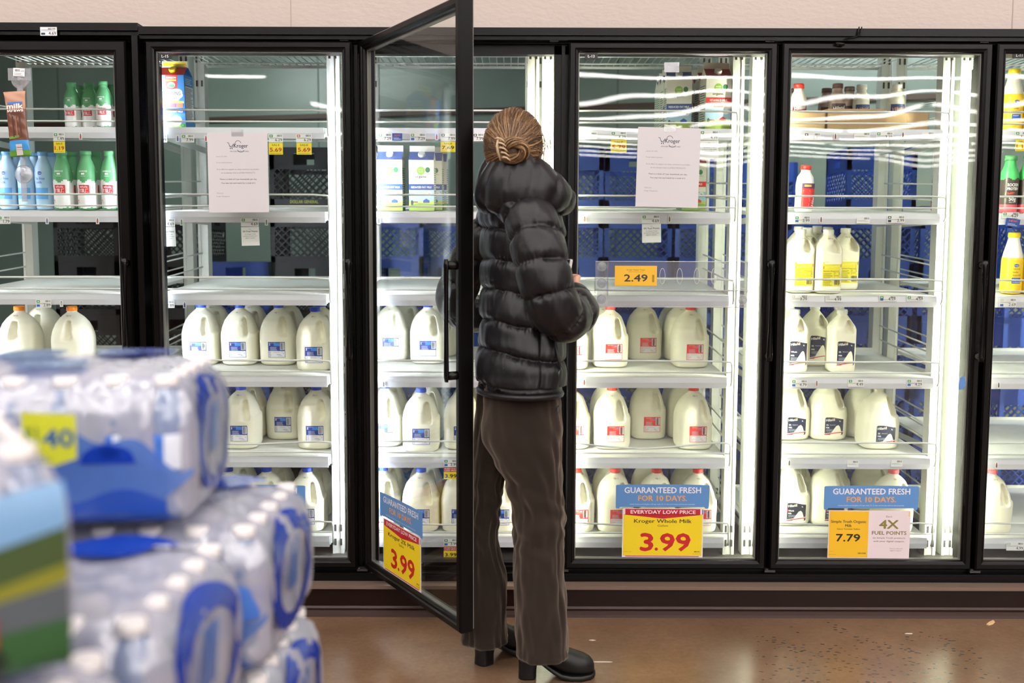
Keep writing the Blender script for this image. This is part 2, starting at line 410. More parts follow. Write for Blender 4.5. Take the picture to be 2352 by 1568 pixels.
# ------------------------------------------------------------------ door frames
LEDC = pbr('led_cool', (255, 255, 255), .5, emit=((238, 243, 255), 60.0))
LEDW = pbr('led_warm', (255, 255, 255), .5, emit=((250, 252, 226), 55.0))
def frame_unit(name, label, x0, x1, mull, ztop, leds):
    e = empty(name, ((x0 + x1) / 2, 3.6, .106)); tag(e, label, 'door frame')
    ox = (x0 + x1) / 2
    def B(nm, boxes, mat=BLACK, par=e, off=True):
        m = MB()
        for a, b in boxes: m.box((a[0] - ox, a[1] - 3.6, a[2] - .106), (b[0] - ox, b[1] - 3.6, b[2] - .106))
        return m.build(nm, mat, par)
    B('header', [((x0, 3.535, ztop - .026), (x1, 3.60, ztop)), ((x0, 3.545, ztop - .040), (x1, 3.60, ztop - .027)), ((x0, 3.575, ztop - .046), (x1, 3.63, ztop - .040)), ((x0, 3.594, ztop - .080), (x1, 3.63, ztop - .046))])
    B('sill', [((x0, 3.540, .1065), (x1, 3.60, .136)), ((x0, 3.575, .136), (x1, 3.60, .150)), ((x0, 3.594, .150), (x1, 3.63, .160)), ((x0, 3.536, .118), (x1, 3.541, .128))])
    for i, (a, b) in enumerate(mull):
        c = (a + b) / 2; fw = min(.026, (b - a) / 2); fy = 3.676 if (i == 1 and x1 - x0 < 2) else 3.662
        m = B('mullion', [((a, 3.594, .15), (b, 3.634, ztop - .05)), ((c - .006, 3.586 if 0 < i < 5 and x1 - x0 > 2 else 3.594, .15), (c + .006, 3.595, ztop - .05)), ((c - fw, 3.634, .2), (c - fw + .005, 3.662, 1.96)), ((c + fw - .005, 3.634, .2), (c + fw, fy, 1.96))])  # unseen side fins added behind the mullion to shield the LED strip
        l = MB(); w = min(.018, (b - a) / 2 - .006)
        c2 = c if i and x1 - x0 > 2 else c - .0; l.box((c - w - ox, 3.636 - 3.6, .24 - .106), (c + w - ox, 3.657 - 3.6, 1.93 - .106)); l.build('light_strip', leds[i] if i or x1 - x0 < 2 else pbr('led_end', (255, 255, 255), .5, emit=((232, 242, 255), 2.5)), m)
    return e
ZT_MAIN = P(1200, 63, 3.535).z
MX = [XH(319) - .0, XH(812), XH(1296), XH(1793.5), XH(2288), XH(2288) + .752]
mull = [(MX[0] + .0006, MX[0] + .035)] + [(x - .032, x + .032) for x in MX[1:5]] + [(MX[5] - .03, MX[5] + .03)]
main_frame = frame_unit('cooler_door_frame', 'long black metal frame holding the row of glass cooler doors', MX[0], MX[5] + .03, mull, ZT_MAIN, [LEDC, LEDC, LEDW, LEDW, LEDW, LEDW])
fx1 = MX[0] - .0005
left_frame = frame_unit('cooler_door_frame', 'black cooler frame at far left with price tag on header', fx1 - .84, fx1 - .001, [(fx1 - .84, fx1 - .79), (fx1 - .052, fx1 - .0012)], ZT_MAIN + .012, [LEDC, LEDC])
# outer lip on the left frame's jamb
fo = (fx1 - .84 + fx1) / 2
MB().box((fx1 - .022 - fo, -.068, .045), (fx1 - .001 - fo, -.002, ZT_MAIN - .106 - .03)).build('jamb', BLACK, left_frame)
# hinge blocks and closer arms on the header / sill
for x, par in ((MX[1], main_frame), (MX[2], main_frame), (MX[3], main_frame), (MX[4], main_frame)):
    ox = par.location.x
    h = MB().box((x - .018 - ox, 3.548 - 3.6, 2.036 - .106), (x + .012 - ox, 3.576 - 3.6, 2.043 - .106)); h.box((x - .05 - ox, 3.552 - 3.6, 2.034 - .106), (x - .02 - ox, 3.576 - 3.6, 2.040 - .106))
    h.box((x - .008 - ox, 3.545 - 3.6, .141 - .106), (x + .03 - ox, 3.576 - 3.6, .149 - .106)); h.lathe([(.006, 0), (.006, .004)], 10, (x - ox, 3.55 - 3.6, .149 - .106))
    h.build('hinge', pbr('hinge_grey', (78, 74, 72), .35, .6), par)

# ------------------------------------------------------------------ glass doors
DW = .742
def handle_mesh(L=.36):
    m = MB(); rings = []
    for i in range(25):
        t = i / 24; z = -L / 2 + L * t
        w = .0055 + .0075 * abs(2 * t - 1) ** 1.6; w = min(w, .0115); d = .007
        if i in (0, 24): w *= .8; d *= .6
        rings.append([(w * math.cos(a) * 1.0, -.036 + d * math.sin(a), z) for a in [2 * math.pi * k / 12 for k in range(12)]])
    m.loft(rings)
    for z in (-L / 2 + .018, L / 2 - .018):
        m.loft([[(.010 * math.cos(a), y, z + .013 * math.sin(a)) for a in [2 * math.pi * k / 12 for k in range(12)]] for y in (-.036, -.006, 0.0)])
    return m
def make_door(label, x0, x1, group='glass cooler doors', z0=ZB, z1=ZT, rail=.033, rot=0, loc=None):
    W = x1 - x0
    e = empty('cooler_door', loc or (x0, YD, z0), rot); tag(e, label, 'door', group)
    H = z1 - z0; q = rail
    fr = MB().sweep_rect(0, W, 0, H, [(0, .046), (0, .006), (.005, 0), (q - .013, 0), (q - .009, .004), (q - .003, .006), (q, .012), (q, .046)])
    f = fr.build('door_frame', BLACK, e)
    g = MB().sweep_rect(.006, W - .006, .006, H - .006, [(0, .0462), (0, .0515), (.022, .0515), (.022, .0462)]); g.build('gasket', pbr('gasket', (128, 124, 120), .6), e)
    sp = MB().sweep_rect(q - .002, W - q + .002, q - .002, H - q + .002, [(0, .018), (0, .032), (.006, .032), (.006, .018)]); sp.build('glass_spacer', pbr('spacer', (120, 118, 114), .4, .3), e)
    MB().box((q - .004, .020, q - .004), (W - q + .004, .0235, H - q + .004)).build('glass_pane', GLASS, e)
    h = handle_mesh().build('handle', BLACKPL, e); h.location = (W - .013, 0, 1.098 - z0)
    return e
def plaque(door, text, x, z):
    p = Pr(); p.rect(-.0215, -.0095, .0215, .0095, (22, 20, 22), 1); p.text(text, 0, -.0048, .0095, (240, 240, 240), 3, bold=.02)
    o = card('number_plate', p, .045, .021, (x, .0165, z), t=.002, bg=(22, 20, 22), parent=door); o['label'] = 'black plate reading ' + text
    return o
doors = {}
doors['16'] = make_door('glass cooler door at far left with suction strip inside', XH(287) - .78, XH(287), z1=P(200, 92, YD).z, rail=.046)
doors['15'] = make_door('closed glass cooler door numbered L-15 with notice taped on', XH(332), XH(806))
HX = XH(822)
OA = R(-58.8)
doors['14'] = make_door('open glass cooler door swung toward the aisle with yellow price sign', HX, HX + DW, rot=OA, loc=(HX, YD + .005, ZB))
doors['13'] = make_door('closed glass cooler door numbered L-13 with notice and clear bin', XH(1308), XH(1788))
doors['12'] = make_door('closed glass cooler door with organic milk 7.79 sign', XH(1799), XH(2283))
doors['11'] = make_door('glass cooler door numbered L-11 at right edge', XH(2293.5), XH(2293.5) + DW)
for k, px, py in (('15', 379, 129), ('13', 1358, 129), ('11', 2341, 127)):
    d_ = doors[k]; c = P(px, py, YD + .016); plaque(d_, 'L-' + k, c.x - d_.location.x, c.z - ZB)

# ------------------------------------------------------------------ shelving
def upright(z0, z1, slots=True):
    m = MB(); w, t = .043, .05
    m.box((-w / 2, 0, z0), (w / 2, t, z1)); m.box((-w / 2, -.004, z0), (-w / 2 + .011, 0, z1)); m.box((w / 2 - .011, -.004, z0), (w / 2, 0, z1))
    if slots:
        for z in [z0 + .045, z0 + .10] + [z1 - .06 - .1 * i for i in range(0, 3)]:
            for sx in (-1, 1): m.box((sx * .011 - .004, -.0045, z - .013), (sx * .011 + .004, -.0015, z + .013), mat=1)
    return m
SLOT = pbr('slot_dark', (60, 58, 56), .6)
def make_unit(key):
    xl, xr = UNITS[key]; cx = (xl + xr) / 2
    e = empty('shelving_unit', (cx, YS, .15)); tag(e, 'white milk shelving unit with wire guards %s' % DOORTXT[key], 'shelving', 'shelving units in the cooler')
    z0 = .15
    w = xr - xl; inner = w / 2 - .045
    for sx in (-1, 1):
        for (yy) in (.035, YB - YS - .045):
            u = upright(0, 2.28 - z0).build('upright', [POSTW, SLOT], e); u.location = (sx * (w / 2 - .0215), yy, 0)
    for k in range(6):
        z = ZK[k] - z0; D = YB - YS - .05
        s_ = MB()
        zb = z + D * TILT
        s_.loft([[(x, .004, z - .012), (x, .004, z), (x, .02, z + .0015), (x, D, zb), (x, D, zb - .012)] for x in (-inner, inner)], smooth=False)
        s_.box((-inner, D - .004, zb - .02), (inner, D, zb + .012))
        s_.box((-inner, .004, z - .034), (inner, .008, z - .010))
        for sx in (-1, 1): s_.box((sx * inner - .002, .01, z - .03), (sx * inner + .002, D, z - .006))
        sh = s_.build('shelf', SHELFW, e)
        r_ = MB(); r_.loft([[(x, -.006, z - .040), (x, -.0085, z - .020), (x, -.006, z + .0005), (x, .003, z + .0005), (x, .003, z - .040)] for x in (-inner + .002, inner - .004)], smooth=False)
        r_.build('price_rail', RAILPL, sh)
        g = MB(); rr = .0036; sag = [0, 0, 0, 0, 0, 0]; bend = .0
        x1 = inner + .012
        def wire(zz, amp=0, x1=x1):
            pts = []
            for i in range(13):
                t = i / 12; pts.append((-x1 + 2 * x1 * t, -.016 - .01 * amp * math.sin(math.pi * t), z + zz - .022 * amp * math.sin(math.pi * t) ** 2))
            return pts
        amp = {('15', 1): .5, ('13', 1): 1.0, ('13', 0): .5, ('15', 0): .3, ('14', 0): .5, ('12', 0): .4}.get((key, k), .06 * ((k * 7 + int(key)) % 3 - 1))
        up = wire(.062, amp)
        g.tube([(-x1, -.004, z - .03), (-x1, -.016, z - .015), (-x1, -.016, z + .045), (-x1 + .004, -.016, z + .058)] + up[1:-1] + [(x1 - .004, -.016, z + .058), (x1, -.016, z + .045), (x1, -.016, z - .015), (x1, -.004, z - .03)], rr, 6)
        g.tube(wire(.020, 0, x1), rr * .95, 6)
        g.build('guard_rail', WHITE, sh)
        for sx in (-1, 1):
            D0 = D; q = MB(); X = sx * (inner + .016); zz = lambda y: z + y * TILT
            y0, y1 = .10, .40; D = .62
            for h in (.05, .11):
                q.tube([(X, y0, zz(y0) + h - .012), (X, y0 + .02, zz(y0) + h), (X, D - .01, zz(D) + h + .004)], .0032, 6)
            q.tube([(X, y0, zz(y0)), (X, y0, zz(y0) + .10)], .0032, 6)
            q.build('side_guard', WHITE, sh); D = D0
    # wire deck on top
    d_ = MB(); zt = 2.085 - z0; n = int(w / .034)
    for i in range(n + 1):
        x = -inner + 2 * inner * i / n; d_.tube([(x, .02, zt), (x, .68, zt + .018)], .0024, 5)
    for y in (.02, .22, .42, .60, .68): d_.tube([(-inner, y, zt - .004 + y * .026), (inner, y, zt - .004 + y * .026)], .0038, 6)
    d_.tube([(-inner, .69, zt + .012), (inner, .69, zt + .012)], .006, 6)
    d_.build('wire_deck', POSTW, e)
    return e
units = {k: make_unit(k) for k in UNITS}
def shelf_z(k, Y): return ZK[k] + (Y - YS) * TILT + .0015

# ------------------------------------------------------------------ milk crates in the cooler behind
def crate_mesh():
    m = MB(); s_ = .165; H = .275
    for sx, sy in ((1, 1), (1, -1), (-1, 1), (-1, -1)): m.box((sx * s_, sy * s_, 0), (sx * (s_ - .022), sy * (s_ - .022), H))
    for rot in range(4):
        mm = MB()
        mm.box((-s_, -s_, 0), (s_, -s_ + .010, .03)); mm.box((-s_, -s_, H - .028), (s_, -s_ + .010, H))
        mm.box((-s_, -s_, H - .085), (-.05, -s_ + .008, H - .028)); mm.box((.05, -s_, H - .085), (s_, -s_ + .008, H - .028)); mm.box((-s_, -s_, H - .105), (s_, -s_ + .008, H - .084))
        z0, z1 = .03, H - .105
        for k in range(-5, 11):
            for sg in (1, -1):
                a = -s_ + k * .0366; b = a + sg * (z1 - z0); xa, xb, za, zb = a, b, z0, z1
                def clipx(x, z, x2, z2):
                    if x < -s_: z += (z2 - z) * (-s_ - x) / (x2 - x) if x2 != x else 0; x = -s_
                    if x > s_: z += (z2 - z) * (s_ - x) / (x2 - x) if x2 != x else 0; x = s_
                    return x, z
                if max(xa, xb) <= -s_ or min(xa, xb) >= s_: continue
                A = clipx(xa, za, xb, zb); B = clipx(xb, zb, xa, za)
                dx, dz = B[0] - A[0], B[1] - A[1]; l = math.hypot(dx, dz)
                if l < .01: continue
                nx, nz = -dz / l * .003, dx / l * .003
                ring = lambda y: [(A[0] + nx, y, A[1] + nz), (B[0] + nx, y, B[1] + nz), (B[0] - nx, y, B[1] - nz), (A[0] - nx, y, A[1] - nz)]
                mm.loft([ring(-s_ + .001), ring(-s_ + .006)], smooth=False)
        m.join(mm, Matrix.Rotation(rot * math.pi / 2, 4, 'Z'))
    m.box((-s_ + .006, -s_ + .006, .006), (s_ - .006, s_ - .006, .012))
    return m
_cm = crate_mesh()
BLUEC = pbr('crate_blue', (42, 78, 168), .42, 0, .4)
BLACKC = pbr('crate_black', (26, 27, 32), .5)
crate_b = _cm.build('milk_crate', BLUEC); crate_k = _cm.build('milk_crate', BLACKC)
CR = [(560, 5.25, 4, 'b', 'behind door L-15, left'), (716, 5.0, 6, 'k', 'behind door L-15, right'), (905, 5.1, 5, 'b', 'behind open door, left'), (1030, 5.5, 5, 'b', 'behind open door, right'),
      (1302, 5.0, 6, 'b', 'behind door L-13, left edge'), (1456, 5.05, 6, 'b', 'behind door L-13, middle'), (1612, 5.1, 6, 'b', 'behind door L-13, right'),
      (1742, 5.70, 6, 'b', 'between door L-13 and its right neighbour'), (1858, 5.32, 5, 'b', 'left of door L-11, leftmost'), (1992, 4.93, 6, 'b', 'left of door L-11, middle'), (2158, 4.93, 5, 'b', 'left of door L-11, rightmost'),
      (2352, 4.80, 5, 'b', 'behind door L-11'), (228, 5.3, 5, 'k', 'behind far-left door'), (430, 5.4, 5, 'k', 'at left post of door L-15')]
ORD = ['lowest', 'second', 'third', 'fourth', 'fifth', 'topmost']
used = set()
for (px, Y, n, kind, txt) in CR:
    x = P(px, 586, Y).x
    for i in range(n):
        src = crate_b if kind == 'b' else crate_k
        if kind in used: o = src.copy(); COL.objects.link(o)
        else: o = src; used.add(kind)
        o.location = (x, Y, .15 + i * .2755); o.rotation_euler = (0, 0, R(((i * 37 + int(px)) % 7) - 3) * .15)
        nm = ORD[i] if i < n - 1 else 'topmost'
        if px == 716 and i == 5:
            lp = Pr(); lp.text('DOLLAR GENERAL', 0, 0, .014, (196, 196, 60), 1, bold=.03, w=.135); lm = MB(); lp.onto(lm, lambda u, v, w_: (u, -w_, v)); lm.box((-.075, 0, -.006), (.075, .001, .020), col=(30, 30, 34)); o2 = lm.build('crate_lettering', [PRINT], o, fix=False); o2.location = (0, -.1665, .009)
        tag(o, '%s milk crate, %s in stack %s' % ('blue' if kind == 'b' else 'black', nm, txt), 'crate', 'plastic milk crates stacked in the cooler')
# ------------------------------------------------------------------ product prototypes (front faces -Y)
def sup(hw, hd, n, N=72):
    out = []
    for k in range(N):
        a = 2 * math.pi * k / N; c, s_ = math.cos(a), math.sin(a)
        out.append((hw * math.copysign(abs(c) ** (2 / n), c), hd * math.copysign(abs(s_) ** (2 / n), s_)))
    return out
def interp(prof, m):
    """catmull-free linear resample by index of list of tuples over z"""
    zs = [p[0] for p in prof]; out = []
    for i in range(m + 1):
        z = zs[0] + (zs[-1] - zs[0]) * i / m
        for a, b in zip(prof[:-1], prof[1:]):
            if a[0] <= z <= b[0] + 1e-9:
                t = (z - a[0]) / (b[0] - a[0]); t = t * t * (3 - 2 * t) * .5 + t * .5
                out.append(tuple(x + (y - x) * t for x, y in zip(a, b))); break
    return out
def sstep(a, b, x):
    t = min(1, max(0, (x - a) / (b - a))); return t * t * (3 - 2 * t)
def jug_body(prof, hole, m=46, N=80, ledge=None, depth=.032):
    hx, hz, hw, hh, slant, zf = hole
    mb = MB(); rings = []
    prof = interp(prof, m)
    for (z, hwid, hdep, n) in prof:
        ring = []
        for (x, y) in sup(hwid, hdep, n, N):
            zz = z
            if ledge and x > 0 and z > ledge[0]:           # handle side steps in above the ledge
                x -= ledge[1] * sstep(ledge[0], ledge[0] + .008, z) * (1 - sstep(ledge[2] - .03, ledge[2], z)) * (x / hwid)
            if y < 0:
                dz = (z - hz) / hh; cx = hx - slant * (z - hz)
                w = hw * (1 - .25 * max(0, dz)) if dz > 0 else hw
                r = math.sqrt(((x - cx) / w) ** 4 + dz ** 4) ** .5 if True else 0
                y += depth * (1 - sstep(.78, 1.12, r)) * (1 if z > zf else 0)
                # soft flat panel on the face
            ring.append((x, y, zz))
        rings.append(ring)
    mb.loft(rings)
    return mb
GP = [(0, .060, .060, 3.4), (.006, .068, .068, 3.6), (.02, .0705, .0705, 3.8), (.11, .0715, .0715, 3.8), (.125, .071, .071, 3.6), (.15, .067, .067, 3.0), (.175, .058, .058, 2.6), (.195, .044, .044, 2.3), (.208, .030, .030, 2), (.215, .020, .020, 2), (.219, .0175, .0175, 2), (.228, .0175, .0175, 2)]
HP = [(0, .040, .040, 4.2), (.005, .047, .047, 4.6), (.015, .0485, .0485, 5), (.165, .0485, .0485, 5), (.178, .045, .045, 4), (.20, .031, .031, 2.8), (.214, .020, .020, 2), (.219, .017, .017, 2), (.226, .017, .017, 2)]
HGP = [(0, .062, .055, 3.2), (.006, .070, .062, 3.6), (.02, .0735, .066, 4), (.10, .074, .067, 4), (.115, .073, .066, 3.6), (.15, .068, .062, 3.0), (.185, .052, .050, 2.6), (.205, .032, .032, 2.2), (.214, .0195, .0195, 2), (.219, .0175, .0175, 2), (.228, .0175, .0175, 2)]
def cap_mb(r=.0195, z=.222, h=.018, n=24):
    m = MB(); rings = []
    for (rr, zz) in ((r, 0), (r, h * .8), (r * .92, h), (r * .6, h)):
        rings.append([(rr * (1 + (.025 if k % 2 else 0)) * math.cos(2 * math.pi * k / (n * 2)), rr * (1 + (.025 if k % 2 else 0)) * math.sin(2 * math.pi * k / (n * 2)), z + zz) for k in range(n * 2)])
    m.loft(rings, smooth=False); return m
def gallon_label(col, dark, pct):
    w, h = .066, .062; p = Pr()
    p.rect(-w / 2, 0, w / 2, h, dark, 1, 6); p.rect(-w / 2 + .0015, .0015, w / 2 - .0015, .026, (236, 236, 240), 2, 6)
    p.lines(-w / 2 + .003, .003, w / 2 - .004, .025, 9, dark, 3, .32, .35, seed=3)
    p.rect(.014, .030, w / 2 - .002, h - .003, (225, 228, 235), 2); p.barcode(.0155, .032, w / 2 - .004, h - .005, (40, 40, 50), 3, 8)
    p.rect(-.010, .046, .013, h - .003, col, 2); p.ell(.006, h - .007, .0042, .003, (60, 110, 210), 3); p.text('Kroger', .006, h - .0078, .0018, (255, 255, 255), 4)
    p.text(pct, -w / 2 + .003, h - .013, .009, (245, 245, 250), 3, 'L', bold=.03); p.text('REDUCED FAT', -w / 2 + .009, h - .006, .0022, (240, 240, 245), 3, 'L')
    p.lines(-w / 2 + .008, .028, .012, .044, 5, (220, 222, 235), 3, .28, .4, seed=5)
    return p
def hiland_label(w, h, dark=(28, 36, 66), red=None, arc=.004):
    p = Pr()
    p.poly([(-w / 2, .003), (-w / 2 + .003, 0), (w / 2 - .003, 0), (w / 2, .003), (w / 2, h - .008), (w / 2 - .012, h - .006), (-w * .1, h), (-w / 2 + .004, h), (-w / 2, h - .004)], dark, 1)
    if red: p.rect(-w / 2, h * .50, w / 2, h * .68, red, 2)
    p.text('Hiland', -w / 2 + .004, h - .017, .0095, (238, 236, 230), 3, 'L', bold=.03, rot=6)
    p.rect(-w * .12, h - .0065, w * .02, h - .0045, (225, 150, 50), 3)
    p.text('8g', w * .30, h - .017, .0042, (240, 240, 240), 3, bold=.02)
    p.text('Whole' if red else '2%', -w / 2 + .005, h * .53, .0055, (245, 245, 245), 4, 'L', bold=.03); p.text('Milk', -w / 2 + .005, h * .38, .0055, (245, 245, 245), 4, 'L', bold=.03)
    if not red: p.text('Reduced Fat', -w / 2 + .020, h * .55, .003, (230, 230, 240), 4, 'L')
    p.lines(-w / 2 + .005, h * .22, w * .1, h * .35, 3, (200, 205, 220), 3, .25)
    pts = [(-w / 2 + w * i / 10, .0055 + .005 * math.sin(i / 10 * 2.6 - .9)) for i in range(11)]
    p.line(pts, .0035, (205, 60, 62), 4); p.line([(x, y + .0035) for x, y in pts], .0022, (240, 240, 244), 4)
    for i in range(9): p.rect(-w / 2 + .004 + i * w / 10, .0145 + .004 * math.sin(i / 10 * 2.6 - .9), -w / 2 + .0055 + i * w / 10, .016 + .004 * math.sin(i / 10 * 2.6 - .9), (235, 235, 240), 3)
    return p
def jug_fn(prof, n_hw, x0, z0, extra=.0008):
    """wrap a label on the front of a superellipse body"""
    def fn(u, v, w):
        x = x0 + u; z = z0 + v
        for a, b in zip(prof[:-1], prof[1:]):
            if a[0] <= z <= b[0]:
                t = (z - a[0]) / (b[0] - a[0]); hw, hd, n = [a[i] + (b[i] - a[i]) * t for i in (1, 2, 3)]; break
        else: hw, hd, n = prof[0][1:]
        r = min(.985, abs(x) / hw); y = -hd * (1 - r ** n) ** (1 / n)
        return (x, y - extra - w, z)
    return fn
FEB = pbr('ink', (90, 90, 86), .6)
def make_jug(name, prof, hole, label, lx, lz, capm, ledge=None, date='FEB 11', juice=MILK):
    e = empty(name); b = jug_body(prof, hole, ledge=ledge); b.build('bottle', juice, e)
    m = MB(); cap_mb(h=.017).build('cap', capm, e) if capm else None
    if label:
        lm = MB(); label.onto(lm, jug_fn(prof, 0, lx, lz)); lm.build('label', [PRINT], e, fix=False)
    # date stamp below the neck
    if date:
        p = Pr(); p.text(date, 0, 0, .0045, (110, 108, 100), 1); mm = MB()
        fn = jug_fn(prof, 0, 0, .2035, .0012)
        p.onto(mm, fn); mm.build('date_stamp', [PRINT], e, fix=False)
    return e
GH = (.029, .150, .0125, .038, .14, .1)
cb = pbr('cap_blue', (30, 72, 190), .35); cr_ = pbr('cap_red', (222, 52, 44), .35); co = pbr('cap_orange', (246, 140, 30), .35); cpk = pbr('cap_pink', (240, 104, 112), .35); cw = pbr('cap_white', (238, 238, 234), .35); cbr = pbr('cap_brown', (92, 64, 60), .4); cgr = pbr('cap_green', (88, 156, 104), .35); cy = pbr('cap_yellow', (238, 205, 40), .35)
J = {}
J['blue'] = make_jug('milk_jug', GP, GH, gallon_label((60, 140, 225), (34, 58, 140), '2'), .004, .032, cb, (.122, .006, .2))
J['red'] = make_jug('milk_jug', GP, GH, gallon_label((232, 90, 86), (218, 52, 50), ''), .010, .032, cr_, (.122, .006, .2))
J['orange'] = make_jug('milk_jug', GP, (.006, .150, .0125, .036, .02, .1), None, 0, 0, co, None, 'FEB 04')
J['hiland'] = make_jug('milk_jug', HGP, (.035, .165, .013, .034, .22, .1), hiland_label(.074, .072), .012, .024, None, (.128, .007, .2), None)
J['hiland_whole'] = make_jug('milk_jug', HGP, (.035, .165, .013, .034, .22, .1), hiland_label(.074, .072, (34, 38, 52), (200, 50, 52)), .012, .024, None, (.128, .007, .2), None)
J['pink'] = make_jug('milk_jug', GP, GH, None, 0, 0, cpk, (.122, .006, .2), 'FEB 12')
bm_l = Pr()
bm_l.rect(-.036, 0, .036, .083, (236, 222, 58), 1, 6); bm_l.poly([(-.036, .083), (.036, .083), (.036, .087), (-.02, .092), (-.036, .09)], (236, 222, 58), 1)
bm_l.poly([(-.034, .064), (.034, .072), (.034, .083), (-.034, .075)], (222, 110, 60), 2); bm_l.text('BUTTERMILK', 0, .0705, .006, (250, 240, 160), 4, w=.056, rot=6)
bm_l.text('Nutrition Facts', -.033, .055, .0045, (40, 40, 40), 3, 'L', bold=.02); bm_l.lines(-.033, .004, .002, .052, 12, (60, 56, 40), 3, .3); bm_l.lines(.006, .034, .033, .060, 8, (90, 84, 40), 3, .3)
bm_l.rect(.006, .003, .033, .030, (240, 240, 235), 2); bm_l.barcode(.008, .006, .031, .028, (50, 50, 50), 3, 9)
HH = (.022, .176, .011, .024, .18, .1)
J['butter'] = make_jug('milk_jug', HP, HH, bm_l, .006, .028, cw, None, 'FEB 24')
J['half'] = make_jug('milk_jug', HP, HH, hiland_label(.066, .092), .006, .030, cw, None, None)
J['half_whole'] = make_jug('milk_jug', HP, HH, hiland_label(.066, .092, (34, 40, 60), (205, 48, 52)), .006, .030, cw, None, None)
NM = {'blue': 'blue-capped gallon milk jug', 'red': 'red-capped gallon milk jug', 'orange': 'orange-capped gallon milk jug', 'hiland': 'navy-labelled gallon milk jug', 'hiland_whole': 'red-and-navy-labelled gallon milk jug', 'pink': 'pink-capped unlabelled milk jug', 'butter': 'yellow-labelled buttermilk jug', 'half': 'navy-labelled half-gallon milk jug', 'half_whole': 'red-and-navy-labelled half-gallon jug'}

# --- bottles
def bottle(name, prof, colf, capm, cap_r, cap_h, label=None, lab_fn=None, n=32, mat=None):
    e = empty(name); zt = prof[-1][1]
    MB().lathe(prof, n, colf=colf).build('bottle', mat or pbr('sleeve', 'attr', .3), e)
    MB().lathe([(cap_r, 0), (cap_r, cap_h * .85), (cap_r * .9, cap_h)], 24, (0, 0, zt - .003)).build('cap', capm, e)
    if label:
        def fn(u, v, w):
            for a, b in zip(prof[:-1], prof[1:]):
                if a[1] <= v <= b[1]: r = a[0] + (b[0] - a[0]) * (v - a[1]) / (b[1] - a[1]); break
            else: r = prof[1][0]
            r += .0020 + w; a = u / max(r, .01); return (r * math.sin(a), -r * math.cos(a), v)
        m = MB(); label.onto(m, fn); m.build('label', [PRINT], e, fix=False)
    return e
def zcol(prof, bands):
    def f(k, i):
        z = (prof[k][1] + prof[k + 1][1]) / 2 + .0
        ang = 2 * math.pi * (i + .5) / 32
        for (zz, c, wav) in bands:
            if z < zz + wav * math.sin(ang * 5): return c
        return bands[-1][1]
    return f
def dense(prof, m=44):
    q = interp([(z, r) for r, z in prof], m); return [(r, z) for z, r in q]
W_, G_ = (240, 240, 238), (92, 160, 108)
sp_ = dense([(.030, 0), (.036, .006), (.036, .05), (.0345, .07), (.036, .09), (.036, .12), (.0355, .135), (.032, .155), (.024, .178), (.0185, .19), (.018, .204)])
sl = Pr()
sl.rect(-.020, .061, .021, .093, (206, 44, 46), 1, 10); sl.text('whole', 0, .0825, .0080, (245, 245, 245), 3, bold=.02); sl.text('MILK', 0, .0655, .0135, (245, 245, 245), 3, bold=.028, w=.032)
sl.text('SHAMROCK', 0, .141, .0055, (240, 245, 240), 3, bold=.02, w=.032); sl.rect(-.006, .131, .006, .137, (240, 245, 240), 3); sl.text('FARMS', 0, .124, .0032, (240, 245, 240), 3, w=.018)
sl.text('8g', -.024, .034, .005, (206, 44, 46), 3, bold=.03); sl.text('PROTEIN', -.024, .027, .003, (206, 44, 46), 3, w=.013)
shb = [(.008, G_, .002), (.108, W_, .006), (.30, G_, 0)]
J['sham'] = bottle('milk_bottle', sp_, zcol(sp_, shb), cgr, .020, .018, sl)
J['shams'] = bottle('milk_bottle', [(r * .84, z * .78) for r, z in sp_], zcol(sp_, shb), cgr, .017, .015, None)
m = MB(); s2 = Pr(); s2.L = [([(x * .84, y * .78) for x, y in vs], fs, c, l) for vs, fs, c, l in sl.L]
def _f(u, v, w):
    q = [(r * .84, z * .78) for r, z in sp_]; r = .03
    for a, b in zip(q[:-1], q[1:]):
        if a[1] <= v <= b[1]: r = a[0]; break
    r += .0012 + w; a = u / r; return (r * math.sin(a), -r * math.cos(a), v)
s2.onto(m, _f); m.build('label', [PRINT], J['shams'], fix=False)
fp = dense([(.028, 0), (.032, .006), (.0325, .05), (.030, .075), (.0325, .11), (.0325, .135), (.030, .155), (.021, .18), (.016, .192), (.0155, .205)])
fl = Pr()
fl.rect(-.026, .040, .026, .082, (92, 160, 216), 1, 8); fl.ell(0, .137, .0085, .0065, (40, 88, 180), 2); fl.text('Kroger', 0, .135, .0038, (255, 255, 255), 3)
fl.text('fat free', 0, .112, .010, (50, 96, 176), 2, bold=.02, w=.034); fl.text('milk', -.004, .098, .009, (50, 96, 176), 2, bold=.02); fl.lines(-.022, .06, .01, .078, 3, (190, 218, 240), 2, .35)
LBL = (176, 208, 236)
J['fatfree'] = bottle('milk_bottle', fp, zcol(fp, [(.3, LBL, 0)]), pbr('cap_paleblue', (120, 172, 220), .35), .018, .015, fl)
